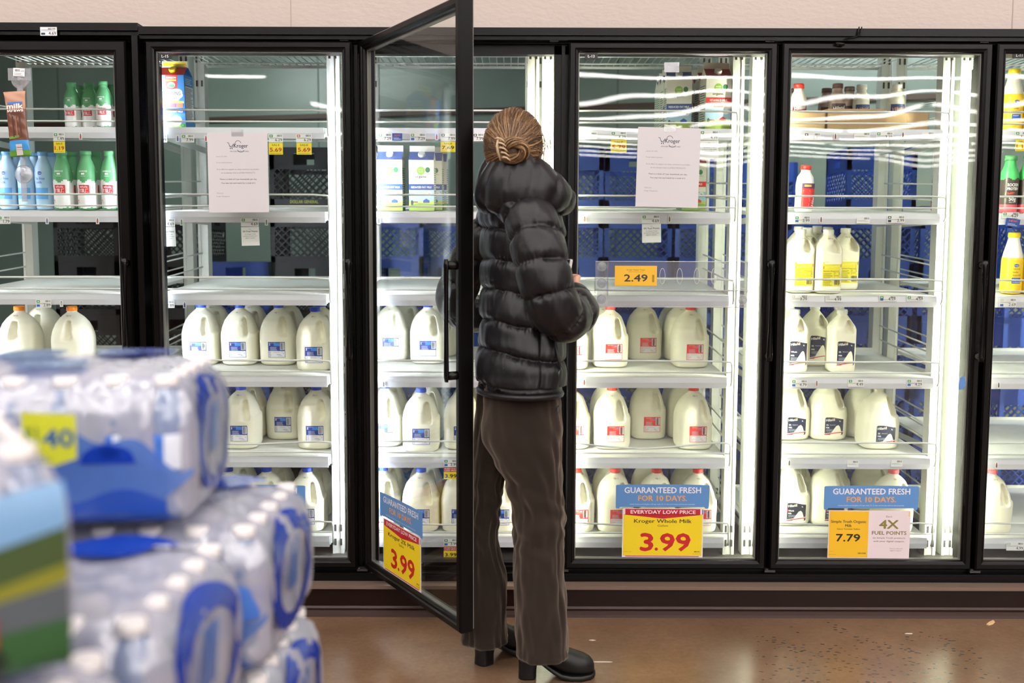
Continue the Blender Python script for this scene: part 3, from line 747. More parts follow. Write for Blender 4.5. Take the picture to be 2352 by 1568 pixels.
# small bottles in cardboard trays
tp = dense([(.026, 0), (.031, .005), (.031, .09), (.030, .11), (.024, .128), (.0175, .14), (.017, .152)])
def tray_bottle(body, capm, lab):
    p = Pr(); p.rect(-.030, .035, .030, .092, lab, 1, 8); p.text('Hiland', 0, .070, .012, (235, 170, 130) if lab[2] > 70 else (230, 230, 230), 3, bold=.02, w=.044, rot=8)
    return bottle('milk_bottle', tp, zcol(tp, [(.3, body, 0)]), capm, .0195, .018, p)
J['t_red'] = tray_bottle((222, 220, 205), cr_, (120, 50, 66)); J['t_brown'] = tray_bottle((150, 128, 118), cbr, (70, 46, 50)); J['t_white'] = tray_bottle((226, 224, 206), cw, (48, 68, 120))
rp = dense([(.030, 0), (.0335, .006), (.0335, .05), (.032, .065), (.0335, .08), (.0335, .105), (.030, .13), (.020, .145), (.0175, .15), (.017, .160)])
rl = Pr(); rl.rect(-.033, .014, .033, .107, (206, 46, 48), 1, 10); rl.rect(-.033, .088, .033, .107, (78, 44, 92), 2, 10); rl.text('Hiland', .024, .045, .013, (245, 240, 240), 3, bold=.03, rot=80); rl.lines(-.028, .020, .006, .084, 13, (240, 200, 200), 3, .3); rl.rect(-.024, .094, .004, .102, (226, 160, 70), 3, 3)
J['redbottle'] = bottle('milk_bottle', rp, zcol(rp, [(.3, W_, 0)]), cr_, .0195, .017, rl)
yl = Pr(); yl.rect(-.034, .01, .034, .128, (240, 200, 40), 1, 10); yl.ell(-.002, .108, .010, .006, (36, 84, 176), 2); yl.text('Kroger', -.002, .106, .0042, (255, 255, 255), 3)
for i, t in enumerate(('cultured', 'lowfat', 'buttermilk')): yl.text(t, -.014, .092 - .012 * i, .0075, (60, 56, 50), 2, 'L', w=(.026, .020, .032)[i])
yl.rect(-.016, .040, .018, .062, (36, 84, 176), 2, 4); yl.text('Grade A', -.013, .054, .004, (255, 255, 255), 3, 'L', bold=.02); yl.text('1% MILKFAT', -.013, .043, .004, (255, 255, 255), 3, 'L')
yp = dense([(.033, 0), (.038, .006), (.038, .125), (.034, .15), (.025, .185), (.020, .205), (.019, .215)])
J['yellow'] = bottle('buttermilk_bottle', yp, zcol(yp, [(.135, (240, 204, 52), 0), (.3, (236, 234, 226), 0)]), cy, .022, .018, yl)
pp = dense([(.030, 0), (.034, .006), (.034, .06), (.032, .075), (.034, .09), (.034, .13), (.030, .152), (.022, .172), (.0195, .184), (.019, .196)])
pl = Pr(); pl.text('ROCKIN', 0, .098, .011, (240, 240, 240), 2, bold=.03, w=.042); pl.text('PROTEIN', 0, .084, .010, (240, 240, 240), 2, bold=.03, w=.042); pl.text('Builder', -.004, .070, .008, (226, 70, 60), 2, bold=.02, rot=10, w=.028); pl.text('50g', 0, .045, .013, (240, 240, 240), 2, bold=.03); pl.text('PROTEIN', 0, .037, .004, (220, 220, 220), 2, w=.024)
J['protein'] = bottle('protein_bottle', pp, zcol(pp, [(.030, (216, 90, 104), .002), (.126, (70, 60, 58), .004), (.3, (70, 178, 98), 0)]), cgr, .022, .02, pl)
bp_ = dense([(.030, 0), (.036, .006), (.038, .10), (.037, .14), (.030, .175), (.021, .195), (.019, .202)])
bl = Pr(); bl.text('milk', -.002, .10, .011, (50, 60, 110), 2, bold=.02); bl.rect(-.022, .03, .010, .034, (90, 110, 170), 2); bl.lines(-.02, .045, .02, .09, 6, (120, 120, 130), 2, .25)
J['brown'] = bottle('milk_bottle', bp_, zcol(bp_, [(.012, (160, 110, 70), 0), (.3, (228, 226, 218), 0)]), pbr('cap_choc', (124, 78, 52), .4), .021, .022, bl)
# --- gable cartons
def carton(name, front, side, roof, finc, capm, base_col, w=.095, rz=0):
    e = empty(name); h = .19; hw = w / 2; zr = .222; zf = .244
    m = MB(); c0 = base_col
    v = [(-hw, -hw, 0), (hw, -hw, 0), (hw, hw, 0), (-hw, hw, 0), (-hw, -hw, h), (hw, -hw, h), (hw, hw, h), (-hw, hw, h), (-hw, -.003, zr), (hw, -.003, zr), (hw, .003, zr), (-hw, .003, zr), (-hw + .022, 0, zr - .004), (hw - .022, 0, zr - .004)]
    m.add(v, [(0, 3, 2, 1), (0, 1, 5, 4), (1, 2, 6, 5), (2, 3, 7, 6), (3, 0, 4, 7)], 0, c0)
    m.add(v, [(4, 5, 9, 8)], 0, roof); m.add(v, [(6, 7, 11, 10)], 0, roof)
    m.add(v, [(5, 13, 9), (5, 6, 13), (6, 10, 13), (7, 12, 11), (7, 4, 12), (4, 8, 12)], 0, c0)
    m.build('carton', pbr('carton_board', 'attr', .35), e)
    MB().box((-hw, -.003, zr - .002), (hw, .003, zf), col=finc).build('top_fin', pbr('carton_board', 'attr', .35), e)
    if capm:
        # cap on the sloping front panel
        sl_ = math.atan2(zr - h, hw - .003); cc = MB().lathe([(.014, 0), (.014, .010), (.012, .012)], 20)
        o = cc.build('cap', capm, e); o.location = (0, -hw * .48, h + (zr - h) * .52); o.rotation_euler = (math.pi / 2 - (math.pi / 2 - sl_) , 0, 0)
    mm = MB(); front.onto(mm, lambda u, v_, w_: (u, -hw - .0004 - w_, v_))
    if side: side.onto(mm, lambda u, v_, w_: (hw + .0004 + w_, u, v_)); side.onto(mm, lambda u, v_, w_: (-hw - .0004 - w_, -u, v_))
    mm.build('printing', [PRINT], e, fix=False)
    return e
CRM = (240, 238, 224)
def organic(c1, txt1, txt2, barn, vd=False):
    p = Pr(); w = .095; hw = w / 2
    if vd: p.rect(-hw, .094, hw, .115, c1, 1)
    else: p.rect(-hw, .078, hw, .100, c1, 1)
    p.ell(-.002, .150, .0155, .0155, (150, 196, 80), 1); p.text('simple', -.002, .152, .0055, (240, 246, 225), 2); p.text('truth', -.002, .143, .0055, (240, 246, 225), 2)
    p.ell(.024, .153, .009, .010, (62, 128, 84), 1); p.lines(.012, .136, .038, .142, 2, (130, 150, 130), 1, .3)
    p.text('organic', -.002, .124, .0088, (70, 72, 66), 2, bold=.01, w=.042)
    y = .101 if vd else .0845
    p.text(txt2, 0, y, .0075, (246, 246, 246), 3, bold=.03, w=.078 if not vd else .066)
    if vd: p.rect(-.018, .080, .018, .092, (238, 128, 60), 1); p.text('OMEGA-3', 0, .0835, .005, (255, 240, 230), 2, bold=.02)
    p.rect(-hw, .030, hw, .074, (172, 206, 226), 1); p.ell(.020, .062, .022, .007, (222, 232, 236), 2); p.ell(.030, .064, .010, .010, (236, 240, 238), 3); p.text('8g', .030, .062, .005, (70, 80, 90), 4, bold=.02)
    p.rect(-hw, 0, hw, .032, (150, 176, 84), 2); p.poly([(-hw, .020), (-.01, .030), (hw, .024), (hw, .036), (-hw, .034)], (196, 206, 110), 3)
    p.rect(.006, .030, .030, .037, barn, 4); p.poly([(.004, .037), (.018, .046), (.032, .037)], barn, 4); p.rect(-.034, .030, -.014, .035, (150, 110, 84), 4)
    p.ell(-.036, .030, .005, .010, (66, 92, 70), 5)
    s_ = Pr(); s_.lines(-.040, .03, .040, .165, 16, (70, 120, 84), 1, .35, .3, seed=9); s_.rect(-hw, 0, hw, .024, (70, 130, 84), 1)
    return p, s_
f, s_ = organic((56, 84, 150), '', 'REDUCED FAT MILK', (70, 90, 160))
J['cblue'] = carton('milk_carton', f, s_, (66, 88, 150), (236, 234, 222), cw, CRM)
f, s_ = organic((212, 48, 44), '', 'VITAMIN D MILK', (190, 60, 50), True)
J['cred'] = carton('milk_carton', f, s_, (150, 52, 56), (236, 234, 222), cw, CRM)
p = Pr(); hw = .0475
p.poly([(-.022, .19), (.024, .19), (.022, .142), (0, .138), (-.022, .142)], (210, 46, 44), 2); p.text('HORIZON', 0, .177, .0066, (245, 240, 230), 3, bold=.03, w=.036); p.rect(-.019, .168, .019, .174, (236, 206, 60), 3); p.text('ORGANIC', 0, .1693, .0035, (60, 80, 40), 4, bold=.02)
p.ell(0, .154, .014, .011, (120, 180, 210), 3); p.ell(0, .150, .012, .006, (70, 140, 70), 4)
for (x, y, a, b) in ((0, .118, .042, .018), (-.02, .128, .02, .012), (.02, .128, .02, .012), (0, .106, .030, .012)): p.ell(x, y, a, b, (244, 244, 244), 2)
p.text('GROWING', 0, .117, .0125, (50, 50, 56), 4, bold=.0, w=.066); p.text('YEARS', 0, .101, .0105, (50, 50, 56), 4, w=.036)
p.poly([(-.044, .088), (0, .091), (.044, .088), (.044, .095), (0, .098), (-.044, .095)], (240, 212, 50), 3)
for i, c in enumerate(((110, 180, 80), (180, 60, 150), (240, 120, 70))): p.rect(-.036 + i * .026, .073, -.012 + i * .026, .087, c, 3)
p.rect(-hw, .052, hw, .070, (30, 80, 170), 2); p.text('ORGANIC HIGH VITAMIN D', 0, .064, .0035, (240, 240, 240), 3, w=.06); p.text('REDUCED FAT MILK', 0, .0545, .0065, (245, 245, 245), 3, bold=.03, w=.078)
p.rect(-hw, 0, hw, .014, (96, 170, 70), 2); p.ell(-.02, .024, .016, .016, (244, 244, 240), 3); p.ell(-.022, .030, .008, .006, (50, 40, 36), 4); p.ell(.014, .026, .020, .018, (236, 190, 160), 3); p.ell(.014, .012, .014, .008, (240, 160, 160), 4); p.ell(.036, .008, .008, .008, (60, 140, 70), 5); p.text('13', .036, .006, .005, (255, 255, 255), 6)
s_ = Pr(); s_.rect(-.040, .03, .040, .150, (236, 238, 240), 1); s_.lines(-.038, .032, .038, .148, 26, (60, 60, 66), 2, .4, .3); s_.lines(-.035, .158, .035, .182, 4, (220, 235, 245), 1, .35)
J['horizon'] = carton('milk_carton', p, s_, (190, 46, 48), (240, 240, 240), cy, (72, 142, 210))
pp_ = Pr(); pp_.rect(-.045, .001, .045, .018, (238, 210, 60), 1); pp_.text('DEVELOPED with PEDIATRICIANS', 0, .006, .005, (70, 60, 30), 2, w=.08)
m = MB(); pp_.onto(m, lambda u, v, w: (u, -.0034 - w, .224 + v)); m.build('fin_band', [PRINT], J['horizon'], fix=False)

NM.update({'sham': 'green-topped whole milk bottle', 'shams': 'small green-topped milk bottle', 'fatfree': 'pale blue fat-free bottle', 't_red': 'red-capped small milk bottle', 't_brown': 'brown-capped chocolate milk bottle', 't_white': 'white-capped small milk bottle', 'redbottle': 'red-labelled milk bottle', 'yellow': 'yellow cultured buttermilk bottle', 'protein': 'green-topped protein shake bottle', 'brown': 'brown-capped white milk bottle', 'cblue': 'blue-striped organic carton', 'cred': 'red-striped organic carton', 'horizon': 'blue growing-years milk carton'})
GRP = {'blue': 'blue-capped gallon jugs', 'red': 'red-capped gallon jugs', 'orange': 'orange-capped gallon jugs', 'hiland': 'navy-labelled gallon jugs', 'hiland_whole': 'navy-labelled gallon jugs', 'half': 'navy-labelled half-gallon jugs', 'half_whole': 'navy-labelled half-gallon jugs', 'butter': 'buttermilk half-gallon jugs', 'sham': 'green-topped milk bottles', 'shams': 'small green-topped milk bottles', 'fatfree': 'pale blue fat-free milk bottles', 't_red': 'small bottles in the cardboard trays', 't_brown': 'small bottles in the cardboard trays', 't_white': 'small bottles in the cardboard trays', 'yellow': 'yellow buttermilk bottles', 'protein': 'protein shake bottles', 'brown': 'brown-capped milk bottles', 'cblue': 'organic milk cartons', 'cred': 'organic milk cartons', 'pink': 'pink-capped jugs', 'redbottle': 'red-labelled bottles', 'horizon': 'growing-years cartons'}
CAT = lambda k: 'milk carton' if k in ('cblue', 'cred', 'horizon') else ('milk jug' if k in ('blue', 'red', 'orange', 'hiland', 'hiland_whole', 'pink', 'butter', 'half', 'half_whole') else 'bottle')
usedp = set(); REC = {}
def put(kind, door, k, px, Y, row='front', rz=0, dz=0, s=1.0):
    z = shelf_z(k, Y - .05) + dz; x = P(px, 784, Y).x if False else None
    # lateral position: pixel column taken at the item's own depth and height
    lo = Vector((0, Y, z + .08)); q = cam_rot.transposed() @ (lo - Vector((0, 0, CAM_Z))); py = 784 - FPX * q.y / -q.z
    x = P(px, py, Y).x
    if kind in usedp: o = copy_tree(J[kind])
    else: o = J[kind]; usedp.add(kind); KIDS[o.name] = list(o.children)
    o.location = (x, Y, shelf_z(k, Y) + dz + .0015); o.rotation_euler = (math.atan(TILT), 0, R(rz))
    REC.setdefault((kind, door, k, row), []).append((x, o)); return o
ORDN = ['leftmost', 'second from left', 'third from left', 'fourth from left', 'fifth from left', 'sixth from left']
FOOT = {'cblue': (.0478, .0478), 'cred': (.0478, .0478), 'horizon': (.0478, .0478), 'butter': (.049, .049), 'half': (.049, .049), 'half_whole': (.049, .049), 'sham': (.0362, .0362), 'shams': (.0306, .0306), 'fatfree': (.033, .033), 'yellow': (.0385, .0385), 'protein': (.0345, .0345), 'brown': (.0385, .0385), 'redbottle': (.034, .034), 't_red': (.0315, .0315), 't_brown': (.0315, .0315), 't_white': (.0315, .0315)}
def settle():
    shelves = {}
    for (kind, door, k, row), L in REC.items():
        for x, o in L: shelves.setdefault((door, k), []).append((kind, o))
    for (door, k), L in shelves.items():
        xl, xr = UNITS[door]; lo, hi = xl + .046, xr - .046
        dz = {o.name: o.location.z - shelf_z(k, o.location.y) for _, o in L}
        if L[0][0].startswith('t_'): continue
        for it in range(60):
            moved = False
            for kd, o in L:
                w, d = FOOT.get(kd, (.0745, .0725)); x = min(max(o.location.x, lo + w), hi - w)
                if abs(x - o.location.x) > 1e-6: o.location.x = x; moved = True
            for i in range(len(L)):
                for j in range(i + 1, len(L)):
                    (ka, a), (kb, b) = L[i], L[j]; wa, da = FOOT.get(ka, (.0745, .0725)); wb, db = FOOT.get(kb, (.0745, .0725))
                    ox = wa + wb + .001 - abs(a.location.x - b.location.x); oy = da + db + .001 - abs(a.location.y - b.location.y)
                    if ox > 0 and oy > 0:
                        moved = True
                        if ox < .03 or ox < oy * .6: s_ = 1 if a.location.x > b.location.x else -1; a.location.x += s_ * ox / 2; b.location.x -= s_ * ox / 2
                        else:
                            r_ = a if a.location.y > b.location.y else b; r_.location.y += oy
            if not moved: break
        for kd, o in L: o.location.z = shelf_z(k, o.location.y) + dz[o.name]
def finish_labels():
    settle()
    for (kind, door, k, row), L in REC.items():
        L.sort(key=lambda t: t[0]); n = len(L)
        for i, (x, o) in enumerate(L):
            ordn = '' if n == 1 else (', rightmost' if i == n - 1 and n > 2 else ', ' + ORDN[i]) + ('' if n > 2 or i == 0 else '')
            if n == 2: ordn = ', left one' if i == 0 else ', right one'
            tag(o, '%s%s, %s row, %s %s' % (NM[kind], ordn, row, SHELFTXT[k], DOORTXT[door]), CAT(kind), GRP[kind])
# far-left door
for px, Y in ((170, 3.85), (209, 3.86), (241, 3.80)): put('shams', '16', 5, px, Y)
for px, Y in ((186, 3.96), (226, 3.96), (258, 3.92)): put('shams', '16', 5, px, Y, 'second')
for px in (-22, 22, 64, 104): put('fatfree', '16', 4, px, 3.84)
for px in (8, 48, 86, 120): put('fatfree', '16', 4, px, 3.95, 'second')
for px, Y in ((148, 3.80), (203, 3.80), (257, 3.80)): put('sham', '16', 4, px, Y)
for px in (172, 226): put('sham', '16', 4, px, 3.91, 'second')
for px, Y in ((52, 3.86), (172, 3.86)): put('orange', '16', 2, px, Y)
put('orange', '16', 2, 103, 4.06, 'second')
# door L-15
put('horizon', '15', 5, 408, 3.80, rz=-2)
def rows(kind, door, k, pts, second=(), third=()):
    for px, Y in pts: put(kind, door, k, px, Y)
    for px, Y in second: put(kind, door, k, px, Y, 'second')
    for px, Y in third: put(kind, door, k, px, Y, 'third')
rows('blue', '15', 2, [(466, 3.98), (555, 3.98), (643, 3.98), (734, 3.86)], [(495, 4.15), (582, 4.15), (664, 4.15), (740, 4.03)])
rows('blue', '15', 1, [(470, 3.87), (558, 3.86), (651, 4.01), (737, 3.86)], [(495, 4.04), (584, 4.03), (665, 4.18), (740, 4.04)])
rows('blue', '15', 0, [(430, 3.80), (521, 3.80), (616, 3.80), (709, 3.80)], [(455, 3.97), (545, 3.97), (636, 3.97), (722, 3.97)])
# open door bay
for px, Y in ((899, 3.84), (971, 3.86)): put('cblue', '14', 4, px, Y)
for px, Y in ((990, 3.97), (1001, 4.08)): put('cblue', '14', 4, px, Y, 'second')
rows('blue', '14', 2, [(900, 4.1), (984, 4.02)], [(935, 4.26), (1010, 4.2)])
rows('blue', '14', 1, [(872, 3.90), (966, 3.82), (1058, 3.86)], [(893, 4.07), (985, 4.0), (1075, 4.04)])
rows('blue', '14', 0, [(873, 3.82), (963, 3.80), (1057, 3.80), (1148, 3.80), (1240, 3.80)], [(893, 3.99), (980, 3.97), (1068, 3.97), (1155, 3.97)])
# door L-13
put('cblue', '13', 5, 1556, 3.90, rz=-3); put('cred', '13', 5, 1643, 3.80, rz=3)
for i, (px, Y) in enumerate(((1546, 4.02), (1538, 4.14), (1532, 4.26))): put('cblue', '13', 5, px, Y, ('second', 'third', 'fourth')[i])
for i, (px, Y) in enumerate(((1630, 3.92), (1618, 4.04))): put('cred', '13', 5, px, Y, ('second', 'third')[i])
put('cred', '13', 4, 1589, 4.16); put('cred', '13', 4, 1584, 4.27, 'second')
rows('red', '13', 2, [(1309, 3.90), (1400, 3.95), (1479, 4.12), (1583, 3.95)], [(1384, 4.12), (1560, 4.12)], [(1550, 4.26)])
rows('red', '13', 1, [(1313, 3.87), (1404, 3.87), (1489, 4.03), (1590, 3.87)], [(1395, 4.04), (1567, 4.04)], [(1559, 4.21)])
rows('red', '13', 0, [(1322, 3.80), (1411, 3.80), (1506, 3.80), (1600, 3.80)], [(1318, 3.97), (1400, 3.97), (1490, 3.97), (1580, 3.97)])
# door left of L-11
card_ = pbr('cardboard', (204, 172, 128), .7, var=(20, .06))
def tray(x0, x1, Y0, Y1, k, hgt, label):
    z = shelf_z(k, Y0) + .003; cx, cy = (x0 + x1) / 2, (Y0 + Y1) / 2; e = empty('cardboard_tray', (cx, cy, z)); tag(e, label, 'cardboard tray', 'cardboard trays on the top shelf')
    hx, hy, t = (x1 - x0) / 2 - .001, (Y1 - Y0) / 2, .003
    m = MB().box((-hx, -hy, -.0), (hx, hy, .003))
    for s in (-1, 1): m.box((s * hx, -hy, 0), (s * (hx - t), hy, hgt)); m.box((-hx, s * hy, 0), (hx, s * (hy - t), hgt))
    m.box((hx * .1, -hy - .0006, 0), (hx * .1 + .0015, -hy, hgt)); m.box((-hx, -hy - .001, hgt * .93), (-hx * .4, -hy, hgt))
    m.build('box', card_, e); e.rotation_euler = (math.atan(TILT), 0, 0); e.location.z = shelf_z(k, cy) + .002; return e
tx = [P(p_, 280, 3.75).x for p_ in (1812, 1896, 2031, 2158)]
tray(tx[0] - .08, tx[1], 3.75, 4.05, 5, .068, 'cardboard tray under red-capped bottle, leftmost of three'); tray(tx[1] + .004, tx[2], 3.745, 4.05, 5, .074, 'cardboard tray holding brown-capped bottles, middle of three'); tray(tx[2] + .002, tx[3] - .02, 3.80, 4.05, 5, .068, 'cardboard tray, rightmost of three, mostly empty')
for px, kd, Y in ((1832, 't_red', 3.83), (1921, 't_brown', 3.82), (1948, 't_brown', 3.93), (1896, 't_brown', 3.99), (1826, 't_brown', 4.0), (1976, 't_white', 3.86), (2056, 't_white', 3.84)): put(kd, '12', 5, px, Y, 'front' if Y < 3.9 else 'second', dz=.006)
put('redbottle', '12', 4, 1846, 3.81, rz=20)
rows('butter', '12', 3, [(1886, 3.81), (1937, 3.95), (1846, 3.83)], [(1850, 4.0), (1896, 4.08), (1835, 4.12)], [(1868, 4.2)])
put('half_whole', '12', 2, 1821, 3.83); put('half', '12', 2, 1864, 3.98); put('half', '12', 2, 1929, 3.83); put('half', '12', 2, 1912, 3.99, 'second'); put('half_whole', '12', 2, 1822, 3.99, 'second')
rows('hiland', '12', 1, [(1816, 4.02), (1893, 4.02), (2013, 3.88)], [(1978, 4.06)])
rows('hiland_whole', '12', 0, [(1812, 3.88), (1897, 3.88)], [(1828, 4.06), (1910, 4.05)])
put('pink', '12', 0, 2046, 3.80); put('pink', '12', 0, 1985, 4.0, 'second')
# door L-11
for px in (2328, 2362): put('yellow', '11', 3, px, 3.80)
for px in (2296, 2336): put('protein', '11', 4, px + 20, 3.80)
for px in (2136, 2176, 2214): put('protein', '11', 4, px, 4.05, 'third')
for px in (2140, 2190, 2232): put('brown', '11', 3, px, 4.02, 'second')
for px in (2330, 2362): put('yellow', '11', 5, px, 3.84)
put('pink', '11', 0, 2270, 3.80)
finish_labels()
# ------------------------------------------------------------------ price tags on the rails
DK = (40, 42, 48)
YT = YS - .0115
def place_px(px0, py0, px1, py1, Y):
    a = P(px0, py0, Y); b = P(px1, py1, Y); c = P((px0 + px1) / 2, (py0 + py1) / 2, Y)
    return c, abs(b.x - a.x), abs(a.z - b.z)
def price(door, k, px0, py0, px1, py1, txt, note='', icon=(58, 150, 78), bar=None, blank=False):
    c, w, h = place_px(px0, py0, px1, py1, YT)
    p = Pr(); p.rect(-w / 2 + .003, h / 2 - .011, -w / 2 + .015, h / 2 - .002, icon, 1) if not blank else None
    if not blank: p.ell(-w / 2 + .009, h / 2 - .0065, .0035, .0025, (225, 240, 228), 2)
    p.barcode(w / 2 - .022, h / 2 - .009, w / 2 - .003, h / 2 - .002, DK, 1, 9)
    p.lines(-w / 2 + .003, h / 2 - .016, w / 2 - .006, h / 2 - .012, 2, (150, 150, 155), 1, .4)
    if bar: p.rect(-w / 2 + .003, -h / 2 + .003, -w / 2 + .015, -h / 2 + .011, bar, 1)
    if txt: p.text(txt, w / 2 - .003, -h / 2 + .004, .0105, DK, 2, 'R', bold=.01)
    o = card('price_tag', p, w, h, c, t=.0008, bg=(244, 244, 244))
    what = 'blank white shelf tag' if blank else 'white price tag reading %s' % txt
    tag(o, '%s%s, %s %s' % (what, (', ' + note) if note else '', SHELFTXT[k], DOORTXT[door]), 'price tag', 'shelf price tags'); return o
def sale(door, k, px0, py0, px1, py1, txt, note='', col=(196, 60, 40), edlp=False):
    c, w, h = place_px(px0, py0, px1, py1, YT - .0006)
    p = Pr()
    if edlp:
        p.rect(-w / 2, h * .12, w / 2, h / 2, (196, 40, 44), 1); p.text('EVERYDAY', 0, h * .33, h * .11, (250, 235, 230), 2, bold=.03, w=w * .86); p.text('LOW PRICE', 0, h * .17, h * .11, (250, 235, 230), 2, bold=.03, w=w * .86)
        p.text(txt, 0, -h * .38, h * .3, col, 2, bold=.03, w=w * .8)
    else:
        p.text('SALE', 0, h * .24, h * .15, (70, 64, 30), 1, bold=.02, w=w * .55); p.text(txt, 0, -h * .24, h * .32, col, 1, bold=.04, w=w * .82); p.lines(-w * .42, -h * .42, w * .42, -h * .34, 1, (170, 150, 60), 1, .4)
    o = card('sale_tag', p, w, h, c, t=.0006, bg=(250, 226, 50))
    tag(o, 'yellow %s tag reading %s%s, %s %s' % ('low price' if edlp else 'sale', txt, (', ' + note) if note else '', SHELFTXT[k], DOORTXT[door]), 'price tag', 'yellow sale tags'); return o
def points(door, k, px0, py0, px1, py1, note=''):
    c, w, h = place_px(px0, py0, px1, py1, YT - .0003)
    p = Pr(); p.text('Earn', 0, h * .36, .003, (80, 80, 84), 1); p.text('4X Fuel Points', 0, h * .22, .0062, DK, 1, bold=.02, w=w * .84)
    for i, t in enumerate(('on Simple Truth', 'products with your', 'digital coupon.')): p.text(t, 0, h * (.09 - .10 * i), .0038, (90, 90, 94), 1, w=w * (.6, .78, .58)[i])
    o = card('coupon_card', p, w, h, c, t=.0006, bg=(246, 247, 246), tilt=-1.5)
    tag(o, 'white 4X Fuel Points card hanging from rail, %s%s %s' % (note + ' ' if note else '', SHELFTXT[k], DOORTXT[door]), 'price tag', 'fuel points cards')
GR, BL, DG = (58, 150, 78), (52, 110, 196), (50, 60, 66)
price('16', 5, 122, 305, 149, 324, '1.49'); sale('16', 5, 123, 325, 150, 351, '1.19', col=(205, 70, 40))
price('16', 4, -6, 496, 24, 514, '1.79'); price('16', 2, 82, 688, 118, 706, '2.89', bar=BL)
price('15', 5, 352, 309, 384, 327, '7.99', 'left one'); price('15', 5, 416, 309, 446, 327, '7.99', 'right one')
price('15', 5, 617, 308, 650, 327, '6.29', 'left one'); sale('15', 5, 617, 328, 650, 355, '5.69', 'left one')
price('15', 5, 680, 308, 716, 327, '6.29', 'right one', icon=(220, 90, 60)); sale('15', 5, 681, 328, 716, 355, '5.69', 'right one')
price('15', 4, 368, 502, 402, 520, '4.69', 'left one'); points('15', 4, 370, 521, 404, 566, 'left,')
price('15', 4, 553, 501, 594, 520, '4.69', 'right one'); points('15', 4, 554, 521, 596, 564, 'right,')
price('15', 2, 373, 690, 401, 707, '2.89')
price('14', 5, 868, 306, 900, 324, '7.29', 'left one'); price('14', 5, 942, 306, 978, 324, '7.29', 'right one', bar=BL); price('14', 5, 1012, 306, 1047, 324, '7.99', 'left one', icon=DG); sale('14', 5, 1012, 325, 1046, 349, '7.69', col=(50, 46, 30))
price('14', 5, 1086, 306, 1112, 324, '7.99', 'right one', icon=DG)
price('14', 1, 1019, 1055, 1052, 1072, '3.99', bar=BL); sale('14', 1, 1019, 1073, 1052, 1100, '3.99', 'right one', (60, 50, 30), True); sale('14', 1, 840, 1073, 868, 1100, '3.99', 'left one', (200, 60, 40), True)
price('14', 0, 1019, 1237, 1052, 1254, '3.99', bar=BL); sale('14', 0, 1019, 1255, 1052, 1280, '3.99', '', (60, 50, 30), True)
price('13', 5, 1403, 302, 1439, 320, '6.29'); sale('13', 5, 1403, 321, 1439, 350, '5.79')
price('13', 5, 1337, 303, 1372, 320, '', blank=True); price('13', 5, 1608, 300, 1650, 321, '4.99'); points('13', 5, 1608, 322.5, 1650, 365)
price('13', 4, 1474, 494, 1515, 513, '4.69'); points('13', 4, 1475, 514, 1518, 557)
price('12', 5, 1847, 305, 1885, 322, '1.99', icon=DG); price('12', 5, 2013, 303, 2051, 320, '3.29'); price('12', 5, 1962, 304, 1998, 321, '', 'middle one', blank=True); price('12', 5, 2118, 303, 2146, 320, '', 'right one', blank=True)
price('12', 4, 1825, 496, 1861, 512, '2.99', 'left one', bar=BL); price('12', 4, 2038, 495, 2078, 512, '2.99', 'right one', icon=DG, bar=DG); price('12', 4, 1968, 498, 1998, 513, '', blank=True)
price('12', 3, 1817, 677, 1855, 692, '3.79', icon=(200, 200, 200)); price('12', 3, 1896, 678, 1934, 693, '4.99', icon=(210, 210, 210)); price('12', 3, 2020, 679, 2058, 692, '4.59', 'left one', bar=BL); price('12', 3, 2083, 679, 2121, 692, '4.59', 'right one')
price('12', 2, 1818, 872, 1854, 889, '4.79', bar=BL); price('12', 2, 1948, 871, 1984, 888, '4.49'); price('12', 2, 2083, 871, 2119, 888, '4.29', bar=BL)
price('12', 1, 1946, 1057, 1972, 1073, '', 'left one', blank=True); price('12', 1, 2047, 1056, 2073, 1072, '', 'right one', blank=True)
price('11', 5, 2332, 302, 2362, 319, '1.69'); sale('11', 5, 2333, 320, 2362, 347, '1.19', col=(214, 80, 40)); price('11', 4, 2303, 487, 2340, 501, '4.29'); price('11', 3, 2296, 685, 2334, 705, '2.69', icon=(220, 220, 220), bar=BL); price('11', 0, 2312, 1245, 2351, 1264, '4.99', icon=(200, 200, 200))
def newcard(door, k, px0, py0, px1, py1, tilt):
    c, w, h = place_px(px0, py0, px1, py1, YT - .0008); p = Pr(); p.text('NEW!', 0, h * .08, h * .26, (240, 120, 90), 1, bold=.03, w=w * .6); p.lines(-w * .36, -h * .34, w * .36, -h * .04, 2, (210, 220, 245), 1, .4)
    tag(card('new_item_card', p, w, h, c, tilt=tilt, bg=(46, 86, 176)), 'blue card reading NEW! %s %s' % (SHELFTXT[k], DOORTXT[door]), 'price tag', 'blue NEW cards')
newcard('14', 5, 901, 306, 924, 323, 0); newcard('11', 4, 2311, 502, 2342, 521, 8)
